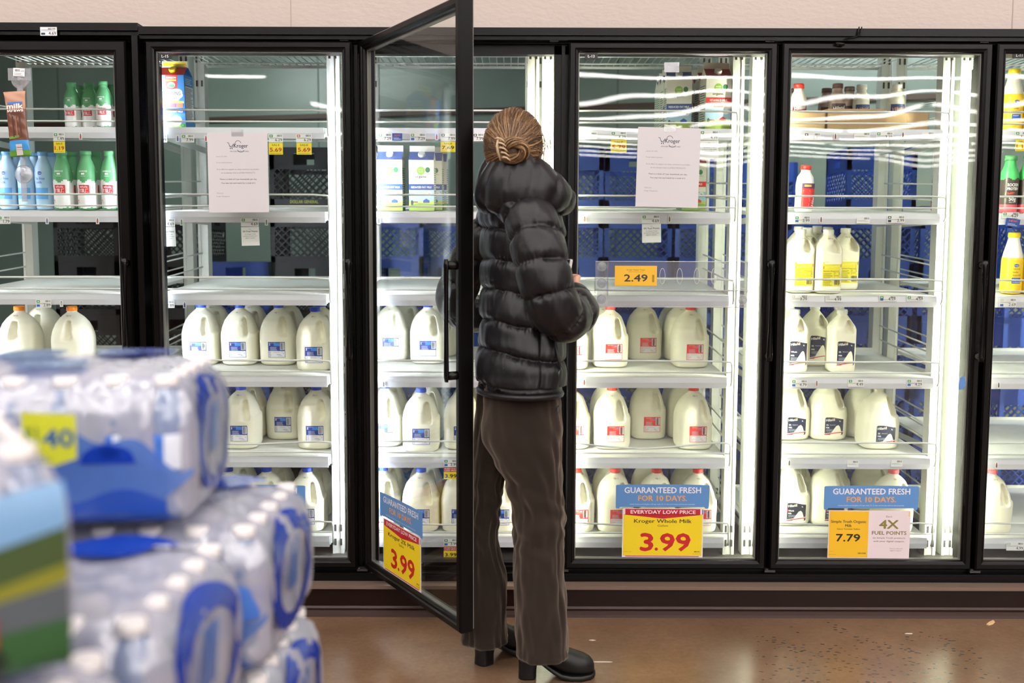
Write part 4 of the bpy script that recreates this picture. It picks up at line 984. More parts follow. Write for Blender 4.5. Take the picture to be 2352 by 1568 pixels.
# tiny product markers printed on cards inside the rails
def marker(px, py, col, door, k):
    c = P(px, py, YT - .0002); p = Pr(); p.rect(-.0028, -.009, .0028, .004, col, 1); p.rect(-.0016, .004, .0016, .009, (90, 80, 80), 1)
    return card('item_marker', p, .012, .024, c, t=.0005, bg=(236, 237, 240))
MK = [('16', 5, 185, 313, (190, 90, 90)), ('16', 4, 108, 507, (100, 120, 190)), ('16', 4, 224, 507, (190, 90, 90)), ('16', 2, 141, 697, (190, 190, 180)), ('15', 5, 473, 318, (190, 70, 70)), ('15', 5, 408, 318, (80, 110, 190)), ('15', 4, 417, 510, (120, 170, 110)), ('15', 4, 612, 510, (110, 150, 110)), ('15', 2, 424, 700, (80, 80, 160)),
      ('13', 4, 1343, 503, (200, 130, 80)), ('13', 4, 1538, 503, (130, 100, 80)), ('13', 2, 1342, 878, (200, 120, 100)), ('13', 3, 1342, 686, (200, 110, 90)), ('12', 5, 1919, 313, (130, 60, 50)), ('12', 5, 2074, 310, (150, 60, 60)), ('12', 4, 1886, 504, (150, 90, 80)), ('12', 2, 1876, 880, (190, 120, 110)), ('12', 1, 1813, 1063, (120, 120, 110)), ('11', 2, 2294, 884, (90, 110, 100)), ('11', 1, 2289, 1068, (150, 60, 60)), ('14', 5, 1003, 314, (200, 60, 60)), ('14', 4, 870, 507, (90, 120, 110)), ('14', 2, 881, 882, (90, 90, 110))]
for d_, k_, px, py, c_ in MK:
    o = marker(px, py, c_, d_, k_); tag(o, 'tiny product picture card in rail, %s %s%s' % (SHELFTXT[k_], DOORTXT[d_], {('16', 4, 108): ', left', ('16', 4, 224): ', right', ('15', 5, 473): ', right', ('15', 5, 408): ', left', ('15', 4, 417): ', left', ('15', 4, 612): ', right', ('13', 4, 1343): ', left', ('13', 4, 1538): ', right', ('12', 5, 1919): ', left', ('12', 5, 2074): ', right'}.get((d_, k_, px), '')), 'card', 'product picture cards')
# tag stuck on the left header
c, w, h = place_px(92, 62, 131, 82, 3.5335); p = Pr(); p.rect(-w / 2 + .003, -h / 2 + .003, -w / 2 + .017, -h / 2 + .010, (40, 50, 90), 1); p.barcode(-w * .05, h / 2 - .009, w / 2 - .004, h / 2 - .003, DK, 1, 12); p.lines(-w / 2 + .003, .001, w / 2 - .004, .008, 2, (150, 150, 150), 1, .4); p.text('4.69', w / 2 - .003, -h / 2 + .003, .0105, DK, 2, 'R', bold=.02)
tag(card('price_tag', p, w, h, c, t=.0008, bg=(240, 240, 244)), 'white price tag reading 4.69 stuck on black header at far left', 'price tag', 'shelf price tags')

# ------------------------------------------------------------------ signs and notices on the door glass
YG = YD + .0205 - .0025
def notice(px0, py0, px1, py1, tilt, label):
    c, w, h = place_px(px0, py0, px1, py1, YG); p = Pr(); ink = (44, 52, 74); gy = (112, 108, 110)
    x0 = -w * .04; y0 = h * .335
    p.text('Kroger', w * .055, y0 - .007, .0135, ink, 1, bold=.02, w=w * .235)
    p.ring(w * .01, y0 + .004, .012, .014, .0016, ink, 1, 16, 20, 190); p.ring(w * .055, y0 - .010, .014, .013, .0016, ink, 1, 16, 200, 330)
    p.line([(-w * .17, y0 + .011), (-w * .145, y0 + .009), (-w * .125, y0 - .004), (-w * .085, y0 - .006), (-w * .07, y0 + .006)], .0016, ink, 1); p.ring(-w * .108, y0 + .003, .007, .006, .0014, ink, 1, 12, 180, 360); p.ell(-w * .12, y0 - .010, .002, .002, ink, 1, 10); p.ell(-w * .09, y0 - .010, .002, .002, ink, 1, 10)
    p.text('KROGER FOOD STORES', w * .03, y0 - .022, .0038, ink, 1, bold=.01, w=w * .31)
    for t, x, yy, hh, b, al, ww in (('January 20, 2026', -w * .36, .195, .0032, 0, 'L', .18), ('To our valued customers,', -w * .36, .118, .0038, 0, 'L', .27), ('In an effort to support as many customers as possible,', 0, .032, .0044, 0, 'C', .70), ('we are placing a limit on all MILK PRODUCTS.', 0, -.012, .0044, 0, 'C', .57), ('There is a limit of 2 per household, per day.', 0, -.092, .0046, .02, 'C', .62), ('You may mix and match for a total of 2.', 0, -.140, .0046, .02, 'C', .57), ('Thank you,', -w * .37, -.265, .0036, 0, 'L', .12), ('Kroger Management', -w * .37, -.305, .0036, 0, 'L', .22)):
        p.text(t, x, h * yy, hh, ink if b else gy, 1, al, bold=b, w=w * ww)
    e = empty('paper_notice', c, 0, (0, R(tilt), 0)); tag(e, label, 'notice', 'taped paper notices')
    q = card('paper_sheet', p, w, h, (0, 0, 0), t=.0004, bg=(206, 203, 206), parent=e)
    t = MB().box((-.02, -.0008, h / 2 - .014), (.022, -.0005, h / 2 + .010)).build('tape', clear('tape', (246, 246, 246), .08, .15, .12), e)
notice(476, 304, 618, 488, -.3, 'white printed notice taped inside glass of door L-15')
notice(1464, 293, 1605, 476, 1.3, 'white printed notice taped inside glass of door L-13')
def topper(px0, py0, px1, py1, label, parent=None, wh=None):
    c, w, h = place_px(px0, py0, px1, py1, YD + .0175); p = Pr()
    if wh: w, h = wh
    m = MB(); hw, hh = w / 2, h / 2; B_ = (92, 142, 200)
    out = [(-hw, hh - .003), (-hw + .004, hh - .0005), (-hw * .4, hh + .002), (hw * .4, hh + .002), (hw - .004, hh - .0005), (hw, hh - .003), (hw - .001, -hh + .010), (hw - .004, -hh), (hw - .014, -hh), (hw - .018, -hh + .006), (-hw + .016, -hh + .006), (-hw + .012, -hh), (-hw + .003, -hh), (-hw, -hh + .004)]
    m.loft([[(x, y, z) for x, z in out] for y in (0, .0008)], smooth=False, col=B_)
    p.text('GUARANTEED FRESH', 0, h * .16, h * .235, (232, 228, 236), 1, bold=.03, w=w * .815); p.text('FOR 10 DAYS.', 0, -h * .17, h * .215, (238, 160, 76), 1, bold=.03, w=w * .52)
    p.text('Includes all gallons and half gallons of Kroger whole, 2%, 1%, skim, and chocolate milk from date of purchase.', 0, -h * .34, h * .055, (205, 220, 238), 1, w=w * .70)
    p.onto(m); o = m.build('fresh_topper', [PRINT], parent, fix=False)
    if parent is None: o.location = c; tag(o, label, 'sign', 'blue freshness toppers')
    return o
def elp(w, h, name):
    p = Pr(); hw, hh = w / 2, h / 2
    p.rect(-hw + .004, -hh + .007, hw - .004, hh - .004, (244, 214, 34), 1)
    p.rect(-hw + .010, hh - .024, hw - .012, hh - .002, (192, 34, 48), 2); p.poly([(-hw + .003, hh - .023), (hw - .003, hh - .023), (0, hh - .038)], (192, 34, 48), 2); p.rect(-hw + .002, hh - .022, -hw + .010, hh - .003, (232, 222, 226), 3); p.rect(hw - .012, hh - .022, hw - .005, hh - .003, (232, 222, 226), 3); p.rect(hw - .005, hh - .022, hw - .002, hh - .003, (60, 60, 150), 3)
    p.text('EVERYDAY LOW PRICE', 0, hh - .0195, .0125, (246, 236, 238), 4, bold=.03, w=w * .80)
    p.text(name, 0, hh - .0535, .0135, (52, 44, 30), 3, bold=.02, w=w * .71); p.text('Gallon', 0, hh - .0675, .0072, (80, 66, 40), 3, w=w * .13)
    p.text('3', -w * .195, -hh + .026, .062, (200, 34, 38), 3, bold=.045, w=w * .15); p.ell(-w * .075, -hh + .031, .0058, .0058, (200, 34, 38), 3)
    for x in (.06, .255): p.text('9', w * x, -hh + .026, .062, (200, 34, 38), 3, bold=.045, w=w * .165)
    p.rect(-hw + .012, -hh + .003, hw - .014, -hh + .006, (192, 34, 48), 2); p.text('Price Date: 11/24/25', -hw + .007, -hh + .020, .0022, (120, 100, 40), 3, 'L'); p.barcode(hw - .032, -hh + .020, hw - .011, -hh + .024, (80, 60, 30), 3, 12); p.text('2312 7204 7821 852', hw - .011, -hh + .013, .0022, (110, 90, 40), 3, 'R')
    return p
c, w, h = place_px(1430, 1167, 1614, 1280, YD + .0165)
tag(card('price_sign', elp(w, h, 'Kroger Whole Milk'), w, h, c, t=.0012, bg=(234, 224, 228), tilt=.2), 'yellow and red whole milk 3.99 sign on door L-13', 'sign', 'price signs on the doors')
topper(1415, 1113, 1629, 1168, 'blue GUARANTEED FRESH topper above whole milk 3.99 sign, door L-13')
topper(488, 1114, 702, 1169, 'blue GUARANTEED FRESH topper partly behind water, door L-15')
c, w, h = place_px(503, 1168, 686, 1280, YD + .0165)
tag(card('price_sign', elp(w, h, 'Kroger 2% Milk'), w, h, c, t=.0012, bg=(234, 224, 228)), 'yellow and red 3.99 sign behind water packs, door L-15', 'sign', 'price signs on the doors')
# organic sign
c, w, h = place_px(1904, 1172, 2088, 1282, YD + .0165); p = Pr(); hw, hh = w / 2, h / 2
p.rect(-hw + .003, -hh + .003, -hw + w * .49, hh - .003, (240, 188, 38), 1); xc = -hw * .51
for t, y, s_, b, ww in (('Simple Truth Organic', .24, .0098, .025, .43), ('Milk', .155, .0098, .025, .08), ('Select Varieties Gallon', .095, .0062, 0, .28)): p.text(t, xc, h * y, s_, (48, 40, 24), 2, bold=b, w=w * ww)
p.text('7.79', xc, -h * .145, .026, (36, 30, 22), 2, bold=.04, w=w * .29)
p.text('100 B 4 X 2', -hw + .006, -hh + .024, .002, (110, 86, 20), 2, 'L'); p.text('Event Code: 0128', -hw + .006, -hh + .012, .0022, (110, 86, 20), 2, 'L'); p.barcode(-hw + w * .37, -hh + .016, -hw + w * .47, -hh + .021, (80, 60, 10), 2, 14)
xr = w * .245; OL = (136, 124, 66)
p.text('Earn', xr - .002, h * .36, .0062, (120, 100, 96), 2, w=w * .07); p.text('4X', xr - .002, h * .13, .030, OL, 2, bold=.05, w=w * .23); p.text('FUEL POINTS', xr, h * .0, .0125, OL, 2, bold=.035, w=w * .42)
p.text('on Simple Truth products', xr, -h * .085, .0058, (110, 96, 70), 2, w=w * .40); p.text('with your digital coupon.', xr, -h * .155, .0058, (110, 96, 70), 2, w=w * .38)
p.text('Scan to clip your', xr + .028, -h * .30, .0032, (120, 100, 90), 2, w=w * .16); p.text('digital coupon.', xr + .026, -h * .345, .0032, (120, 100, 90), 2, w=w * .14); p.rect(hw - .007, h * .38, hw - .004, h * .48, (238, 190, 60), 2)
tag(card('price_sign', p, w, h, c, t=.0012, bg=(228, 214, 218), tilt=.3), 'yellow and white organic milk 7.79 sign with fuel points', 'sign', 'price signs on the doors')
topper(1894, 1116, 2109, 1171, 'blue GUARANTEED FRESH topper above organic milk 7.79 sign')
# sign and topper on the open door: placed in that door's own frame
Dm = Matrix.Translation((HX, YD + .005, ZB)) @ Matrix.Rotation(OA, 4, 'Z')
u_ = (Dm.to_3x3() @ Vector((1, 0, 0))); n_ = (Dm.to_3x3() @ Vector((0, -1, 0)))
def on_door(px, py):
    d = cam_rot @ Vector(((px - 1176) / FPX, -(py - 784) / FPX, -1.0)); o = Vector((0, 0, CAM_Z)); p0 = Dm @ Vector((0, .0165, 0))
    t = (p0 - o).dot(n_) / d.dot(n_); return Dm.inverted() @ (o + d * t)
A = on_door(880, 1188); B_ = on_door(967, 1357); Cc = on_door(880, 1300)
ws, hs = B_.x - A.x, .196
def at_door(o, x, z, y=.0165): o.matrix_world = Dm @ Matrix.Translation((x, y, z))
zc = (A.z + Cc.z) / 2
s_ = card('price_sign', elp(ws, hs * .93, 'Kroger 2% Milk'), ws, hs * .93, (0, 0, 0), t=.0012, bg=(234, 224, 228)); at_door(s_, (A.x + B_.x) / 2, A.z - hs * .93 / 2)
tag(s_, 'yellow and red 2% milk 3.99 sign on the open door', 'sign', 'price signs on the doors')
tp_ = topper(0, 0, 0, 0, '', None, (ws * 1.17, .095)) if False else None
c0 = topper(1415, 1113, 1629, 1168, 'blue GUARANTEED FRESH topper on the open door'); at_door(c0, (A.x + B_.x) / 2 - .006, A.z + .044, .0160)

# clear bin with the 2.49 card, stuck to the glass of L-13
CLR = clear('clear_plastic', (250, 251, 253), .07, .03, .06)
e0 = P(1367, 665, YD - .045); e1 = P(1722, 603, YD - .045); bx0, bx1, bz0, bz1 = e0.x, e1.x, e0.z, e1.z
cx, cz = (bx0 + bx1) / 2, (bz0 + bz1) / 2; e = empty('clear_bin', (cx, YD - .02, bz0)); tag(e, 'clear plastic bin on suction cups with yellow 2.49 card, door L-13', 'bin')
hw = (bx1 - bx0) / 2; hh = bz1 - bz0
m = MB().box((-hw, -.0275, 0), (hw, -.0250, hh)); m.box((-hw, -.0275, hh), (hw, -.022, hh + .003)); m.box((-hw, -.0285, -.003), (hw, .010, 0)); m.build('front_panel', CLR, e)
low = P(1500, 705, YD - .02).z - bz0
m = MB().box((-hw + .01, .008, low), (hw - .01, .0100, .0)); m.box((-hw + .01, .006, low - .002), (hw - .01, .0115, low)); m.build('back_panel', CLR, e)
m = MB()
for sx in (-1, 1): MB().box((sx * hw - .001, -.0245, low * .2), (sx * hw + .001, .012, hh)).build('end_panel', CLR, e)
m = MB()
m.box((-hw, -.0300, low), (-hw + .045, -.0285, hh + .004)); m.box((-hw + .0435, -.0284, low * .3), (-hw + .045, .01, hh)); m.build('bracket', CLR, e); MB().box((hw - .05, -.02, low), (hw - .004, -.018, 0)).build('bracket', CLR, e)
rim = pbr('clear_edge', (214, 218, 222), .15, 0, .6)
for i in range(5):
    x = P(1521 + 39.5 * i, 634, YD - .045).x - cx; m = MB(); m.tube([(x + .0095 * math.cos(a), -.0282, hh * .5 + .027 * math.sin(a)) for a in [2 * math.pi * k / 28 for k in range(28)]], .0009, 5, closed=True); m.build('oval_cutout', rim, e)
m = MB()
for a, b in (((-hw, -.028, hh + .003), (hw, -.028, hh + .003)), ((-hw, -.028, -.001), (hw, -.028, -.001)), ((-hw + .01, .006, low), (hw - .01, .006, low))): m.tube([a, b], .0012, 5)
m.build('rim', rim, e)
for px, py in ((1385, 612), (1384, 651), (1383, 688), (1711, 690)):
    q = P(px, py, YD - .04); m = MB().lathe([(.017, .0), (.015, -.004), (.007, -.010), (.007, -.016), (.004, -.018)], 20, (0, 0, 0), axis='Y'); o = m.build('suction_cup', clear('cup', (246, 248, 250), .10, .08, .30), e); o.location = (q.x - cx, .0155, q.z - bz0)
c, w, h = place_px(1412, 610, 1508, 656, YD - .046); p = Pr(); p.text('Kroger Toaster Treats', 0, h * .27, .0036, (70, 56, 30), 1, bold=.01, w=w * .43); p.text('Select Varieties 12 ct', 0, h * .18, .0028, (90, 70, 30), 1, w=w * .36)
p.text('2.49', 0, -h * .28, .0235, (44, 42, 48), 1, bold=.03, w=w * .55); p.barcode(w * .385, -h * .32, w * .44, h * .05, (70, 60, 30), 1, 5)
tag(card('price_sign', p, w, h, (c.x, YD - .0520, c.z), t=.0008, bg=(240, 186, 44)), 'yellow price card reading 2.49 in the clear bin', 'sign')  # a loose price card, though it shares the door signs' name
# clear clip strip at the far left with a hanging pouch
q0 = P(45, 165, YD + .012); q1 = P(50, 463, YD + .012)
e = empty('clip_strip', (q0.x, YD + .006, q1.z)); tag(e, 'clear plastic clip strip hung by suction cups on far-left door', 'hanging strip')
Hs = q0.z - q1.z
MB().box((-.010, .004, 0), (.010, .0055, Hs)).build('strip', clear('strip', (232, 236, 238), .08, .05, .25), e)
MB().box((-.040, .003, Hs - .03), (.040, .0045, Hs + .012)).build('header_card', clear('strip', (232, 236, 238), .08, .05, .25), e)
for py in (182, 400):
    z = P(50, py, YD + .01).z - q1.z; MB().lathe([(.033, .008), (.028, .005), (.009, .002), (.008, -.002), (.005, -.004)], 28, (0, 0, z), axis='Y').build('suction_cup', clear('cup', (246, 248, 250), .10, .08, .30), e)
p = Pr(); p.barcode(-.014, .002, .004, .010, DK, 1, 10); p.text('2.99', .012, .002, .005, DK, 1); p.lines(-.016, -.011, .016, -.001, 3, (130, 130, 130), 1, .3)
c = P(44, 166, YD + .006); tag(card('price_tag', p, .040, .028, (c.x, YD + .0040, c.z), tilt=3, bg=(245, 245, 248)), 'white barcode tag atop clear clip strip, far-left door', 'price tag', 'shelf price tags')
# pouch
a = P(40, 210, YD); b = P(52, 360, YD); H = a.z - b.z; w = .078
e = empty('snack_pouch', (P(46, 285, YD).x, YD - .004, b.z), rot=(0, R(-3.5), 0)); tag(e, 'brown milk straws pouch hanging from clip strip', 'pouch')
m = MB(); rings = []
NZ = 40
def band(t):
    if t < .10: return (96, 150, 60)
    if t < .26: return (70, 150, 215)
    if t < .72: return (120, 78, 62)
    return (196, 148, 122)
for i in range(NZ + 1):
    t = i / NZ; z = H * t; wd = (w / 2) * (.86 + .14 * abs(2 * t - 1) ** 3); th = .0008 + .007 * math.sin(math.pi * t) ** .5
    rings.append([(wd * math.cos(q), th * math.sin(q) + .0006 * math.sin(t * 40 + q * 3), z) for q in [2 * math.pi * k / 28 for k in range(28)]])
m.loft(rings, colf=lambda k, i: band((k + .5) / NZ)); m.build('pouch', pbr('pouch_film', 'attr', .22), e)
p = Pr(); F = lambda u, v, w_: (u, -.0082 * math.sin(math.pi * min(1, max(0, v / H))) ** .5 * math.sqrt(max(.05, 1 - (u / (w / 2)) ** 2)) - .0016 - w_, v)
p.text('milk', 0, H * .735, .016, (246, 240, 236), 3, bold=.06, w=.056); p.text('straws', 0, H * .685, .011, (246, 240, 236), 3, bold=.05, w=.056); p.text('Chocolate', 0, H * .640, .007, (60, 30, 24), 3, w=.044); p.rect(-.026, H * .80, .026, H * .835, (60, 120, 200), 2, 6)
p.rect(-.010, H * .02, .012, H * .19, (206, 200, 196), 3, 2); p.text('5 straws', 0, H * .135, .0045, (40, 50, 60), 4, bold=.02); p.text('NET WT 1.06 OZ', 0, H * .10, .0028, (60, 60, 60), 4); p.poly([(-.03, H * .27), (.006, H * .29), (.006, H * .33), (-.03, H * .31)], (110, 150, 60), 3)
for x in (-.012, .0, .013): p.rect(x - .002, H * .30, x + .002, H * .62, (84, 48, 38) if x else (150, 110, 90), 2, 1)
m = MB(); p.onto(m, F); m.build('printing', [PRINT], e, fix=False)
# black tie looped over the top frame
mb = MB(); g0 = P(1975, 62, 3.53); g1 = P(1968, 82, 3.53); g2 = P(1940, 90, 3.545); g3 = P(1932, 104, 3.53)
mb.tube([(g0.x + .006, 3.528, g0.z), (g1.x + .012, 3.527, g1.z), (g1.x - .004, 3.53, g1.z - .004), (g2.x, 3.535, g2.z), (g3.x + .02, 3.53, g2.z - .006)], .0022, 6); mb.tube([(g0.x - .003, 3.528, g0.z), (g1.x, 3.527, g1.z)], .0022, 6); mb.tube([g3 + Vector((-.02, .0, .006)), g3 + Vector((.01, -.004, .002))], .006, 8)
tag(mb.build('cable_tie', BLACKPL), 'black plastic tie looped over the top of the frame', 'tie')
c, w, h = place_px(2203, 862, 2218, 895, YD + .0175); mb = MB(); mb.loft([[(x, y, z) for x, z in ((-w / 2, -h / 2), (w * .2, -h * .45), (w / 2, -h * .1), (w * .35, h * .3), (w * .1, h / 2), (-w * .3, h * .35), (-w / 2, 0))] for y in (0, .0008)], smooth=False); o = mb.build('tape_scrap', pbr('blue_tape', (96, 140, 206), .5)); o.location = c; tag(o, 'torn scrap of blue tape on the glass left of door L-11', 'tape')
c, w, h = place_px(1526, 143, 1560, 166, YD + .0175); o = MB().box((-w / 2, 0, -h / 2), (w / 2, .0006, h / 2)).build('tape_patch', clear('tape_patch', (236, 238, 244), .14, .2, .35, (220, 222, 230), bump=(90, 1, .004, (1, 1, 1), 2))); o.location = c; tag(o, 'small clear tape patch near the top of door L-13', 'tape')
# litter on the floor
def fl(px, py):
    d = cam_rot @ Vector(((px - 1176) / FPX, -(py - 784) / FPX, -1.0)); t = -CAM_Z / d.z; return Vector((d.x * t, d.y * t, 0))
c = fl(2275, 1432); m = MB(); m.loft([[(-.02, -.006, 0), (-.02, .004, 0), (-.018, .003, .004), (-.018, -.004, .005)], [(.0, -.008, 0), (.0, .006, 0), (.0, .005, .006), (.0, -.005, .005)], [(.026, -.002, 0), (.026, .005, 0), (.024, .005, .007), (.024, .0, .006)]], smooth=False)
o = m.build('wood_chip', pbr('wood_chip', (214, 176, 132), .7)); o.location = c; o.rotation_euler = (0, 0, R(35)); tag(o, 'small pale wood chip on the floor near kickplate, far right', 'wood chip')
white = pbr('paper_scrap', (226, 214, 206), .7)
for i, (px, py, s_, t) in enumerate(((1382, 1520, 2.6, 'white scrap in front of the right boot toe'), (2088, 1455, 1.2, 'tiny white scrap on floor below 7.79 sign'), (1360, 1470, .9, 'tiny white scrap behind the right boot'), (1362, 1462, .7, ''))):
    if not t: continue
    c = fl(px, py); m = MB(); rr = random.Random(i); pts = [(s_ * .006 * (1 + .6 * rr.random()) * math.cos(a) * 1.5, .004 * (.6 + .6 * rr.random()) * math.sin(a)) for a in [2 * math.pi * k / 9 for k in range(9)]]
    m.loft([[(x, y, z) for x, y in pts] for z in (.0002, .0012)], smooth=False); o = m.build('paper_scrap', white); o.location = c; tag(o, t, 'scrap')
# ------------------------------------------------------------------ the shopper
def zat(py, Y, px=1180): return P(px, py, Y).z
HD = R(25); Fv = Vector((math.cos(HD), math.sin(HD), 0)); Rv = Vector((math.sin(HD), -math.cos(HD), 0))
person = empty('person', (.03, 2.98, 0)); tag(person, 'person in black puffer jacket and brown corduroys facing the open cooler door', 'person')
def hang(o, par=person):
    o.parent = par; o.matrix_parent_inverse = Matrix.Translation(-par.location) if par is person else Matrix.Identity(4); return o
def hill(a): return sstep(0, 1, a)
def catmull(pts, m):
    pts = [Vector(p) for p in pts]; n = len(pts); out = []
    for i in range(m + 1):
        s_ = (n - 1) * i / m; k = min(int(s_), n - 2); t = s_ - k
        p0, p1, p2, p3 = pts[max(k - 1, 0)], pts[k], pts[k + 1], pts[min(k + 2, n - 1)]
        out.append(.5 * ((2 * p1) + (p2 - p0) * t + (2 * p0 - 5 * p1 + 4 * p2 - p3) * t * t + (3 * p1 - p0 - 3 * p2 + p3) * t ** 3))
    return out
def lerp_tab(tab, x):
    if x <= tab[0][0]: return tab[0][1:]
    for a, b in zip(tab[:-1], tab[1:]):
        if x <= b[0]:
            t = (x - a[0]) / (b[0] - a[0]); t = t * t * (3 - 2 * t); return tuple(p + (q - p) * t for p, q in zip(a[1:], b[1:]))
    return tab[-1][1:]
def jacket_mat():
    m = pbr('puffer_shell', (17, 15, 20), .40, 0, .45)
    nt = m.node_tree; N = nt.nodes; L = nt.links; b = N['Principled BSDF']
    b.inputs['Sheen Weight'].default_value = .03; b.inputs['Sheen Roughness'].default_value = .4; b.inputs['Sheen Tint'].default_value = (.75, .72, .85, 1)
    tc = N.new('ShaderNodeTexCoord'); nz = N.new('ShaderNodeTexNoise'); nz.inputs['Scale'].default_value = 20; nz.inputs['Detail'].default_value = 3; nz.inputs['Distortion'].default_value = 1.0
    mp = N.new('ShaderNodeMapping'); mp.inputs['Scale'].default_value = (1.2, 1.2, .45); L.new(tc.outputs['Object'], mp.inputs['Vector']); L.new(mp.outputs['Vector'], nz.inputs['Vector'])
    bp = N.new('ShaderNodeBump'); bp.inputs['Strength'].default_value = .35; bp.inputs['Distance'].default_value = .007; L.new(nz.outputs['Fac'], bp.inputs['Height']); L.new(bp.outputs['Normal'], b.inputs['Normal'])
    return m
JM = jacket_mat()
def puff(f, sharp=4.2): return 1 - abs(2 * f - 1) ** sharp
def seam_frac(v, seams):
    for a, b in zip(seams[:-1], seams[1:]):
        if v < b: return (v - a) / (b - a), (b - a)
    a, b = seams[-2:]; return min(1, (v - a) / (b - a)), (b - a)
jk = MB()
YJ = 2.80
SE = [zat(y, YJ) for y in (908, 826, 757, 683, 611, 536, 462, 400, 350)]
hem_z = SE[0] - .004
# torso: z -> centre x, y, half width a (sideways), half depth b (fore-aft)
TT = [(hem_z, .022, 2.930, .144, .110), (.95, .026, 2.938, .148, .108), (1.08, .028, 2.958, .138, .100), (1.22, .030, 2.977, .142, .100), (1.34, .030, 2.984, .150, .100), (1.41, .016, 2.975, .150, .092), (1.455, .016, 2.96, .125, .085), (1.49, .016, 2.95, .085, .07), (1.52, .016, 2.945, .06, .055)]
rings = []; NR, NS = 230, 300
for i in range(NR + 1):
    z = hem_z + (1.52 - hem_z) * i / NR
    cx, cy, a, b = lerp_tab(TT, z); ring = []
    for k in range(NS):
        t = 2 * math.pi * k / NS; ct, st_ = math.cos(t), math.sin(t)
        p = Rv * (a * math.copysign(abs(ct) ** .88, ct)) + Fv * (b * math.copysign(abs(st_) ** .88, st_)); nrm = (Rv * ct / a + Fv * st_ / b).normalized()
        ps = z + .11 * p.x - .05 * max(0, -st_) * .2
        f, wd = seam_frac(ps, SE); pf = puff(f); near = 1 - pf
        u = k / NS * 2 * math.pi
        wr = noise.noise(Vector((math.cos(u) * 3.2, math.sin(u) * 3.2, ps * 9 + math.cos(u) * 2))) * .6 + noise.noise(Vector((math.cos(u) * 7, math.sin(u) * 7, ps * 16 - math.sin(u) * 4))) * .4
        d = .015 * pf + .009 * wr * (.5 + near) + .0075 * near * noise.noise(Vector((math.cos(u) * 34, math.sin(u) * 34, ps * 4))) + .006 * noise.noise(Vector((math.cos(u) * 2, math.sin(u) * 2, ps * 9)))
        # side seam from armpit to hem and centre-back pull lines
        sd = math.atan2(math.sin(t - (-.05)), math.cos(t - (-.05)))
        if z < 1.33: d -= .010 * math.exp(-(sd / .05) ** 2)
        if z < hem_z + .022: d = d * .2 - .003 + .004 * (1 - abs((z - hem_z) / .011 - 1))
        ring.append(Vector((cx, cy, z)) + p + nrm * d + Vector((0, 0, .010 * near * wr)))
    rings.append(ring)
jk.loft(rings)
def puffy_tube(mb, pts, rad, nseg, seams, n=110, m=200, amp=.012, squash=1.0):
    path = catmull(pts, m); L_ = [0]
    for a, b in zip(path[:-1], path[1:]): L_.append(L_[-1] + (b - a).length)
    T = L_[-1]; up = None; rg = []
    for i, p in enumerate(path):
        t = (path[min(i + 1, m)] - path[max(i - 1, 0)]).normalized()
        if up is None: up = Vector((.3, .2, 1)) if abs(t.z) < .8 else Vector((0, 1, 0))
        a = t.cross(up).normalized(); b = a.cross(t).normalized(); up = b
        s_ = L_[i] / T; r = lerp_tab(rad, s_)[0]; ring = []
        for k in range(n):
            q = 2 * math.pi * k / n
            ss = s_ * nseg + .10 * math.cos(q)
            f = ss - math.floor(ss); pf = puff(f)
            wr = noise.noise(Vector((math.cos(q) * 1.8 + 7, math.sin(q) * 1.8, ss * 1.1))) + .5 * noise.noise(Vector((math.cos(q) * 4 + 7, math.sin(q) * 4, ss * 2.1)))
            d = amp * pf + .009 * wr * (1.3 - pf) + .008 * (1 - pf) * noise.noise(Vector((math.cos(q) * 18, math.sin(q) * 18, ss * 1.5)))
            if s_ > .97: d *= .25
            ring.append(p + (a * math.cos(q) * squash + b * math.sin(q)) * (r + d))
        rg.append(ring)
    mb.loft(rg); return path
SR = Vector((.045, 2.845, 1.405)); ER = Vector((.125, 2.775, 1.135)); WR = Vector((.178, 3.03, 1.165))
px_ = lambda v: (1176 + v.x / v.y * 2287)
puffy_tube(jk, [(.0, 2.90, 1.445), SR, (.075, 2.79, 1.30), (.098, 2.775, 1.20), (.135, 2.80, 1.120), (.185, 2.90, 1.125), WR], [(0, .055), (.15, .064), (.35, .066), (.6, .061), (.8, .055), (.95, .046), (1, .034)], 8, None)
puffy_tube(jk, [(-.01, 3.02, 1.445), (-.050, 3.09, 1.39), (-.130, 3.17, 1.27), (-.185, 3.23, 1.15), (-.13, 3.27, 1.10), (.0, 3.24, 1.13), (.10, 3.17, 1.175)], [(0, .05), (.15, .055), (.35, .056), (.6, .052), (.85, .045), (.97, .038), (1, .03)], 7, None)
jacket = hang(jk.build('jacket', JM))
# hood lying on the shoulders
hm = MB(); NC = Vector((.030, 2.94, 0)); rg = []; NP, NQ = 170, 44
for i in range(NP + 1):
    ph = 2 * math.pi * i / NP; fr = .5 + .5 * math.cos(ph)          # 1 at front, 0 at back
    sd = math.sin(ph)                                               # +1 right side
    dr = Fv * math.cos(ph) + Rv * sd
    Rr = .076 + .034 * fr ** 1.5 + .010 * abs(sd); zc = 1.502 - .060 * fr ** 2
    hw_, hh_ = .052 - .014 * fr, .082 - .050 * fr ** 2
    ring = []
    for k in range(NQ):
        q = 2 * math.pi * k / NQ; cq, sq = math.cos(q), math.sin(q)
        f = (ph / (2 * math.pi) * 12 + .5 + .35 * sq); f -= math.floor(f); pf = puff(f, 2.6)
        w = 1 + .16 * pf * (1 if cq > -.3 else .2) + .10 * noise.noise(Vector((ph * 3, cq * 1.5, sq * 1.5))) + .06 * noise.noise(Vector((ph * 9, cq * 3, sq * 3))) * (1.4 - pf)
        x = hw_ * cq * w + (.022 * (-sq) * (1 - fr)) ; zz = hh_ * sq * w
        ring.append(NC + dr * (Rr + x) + Vector((0, 0, zc + zz)))
    rg.append(ring)
hm.loft(rg, cap=False)
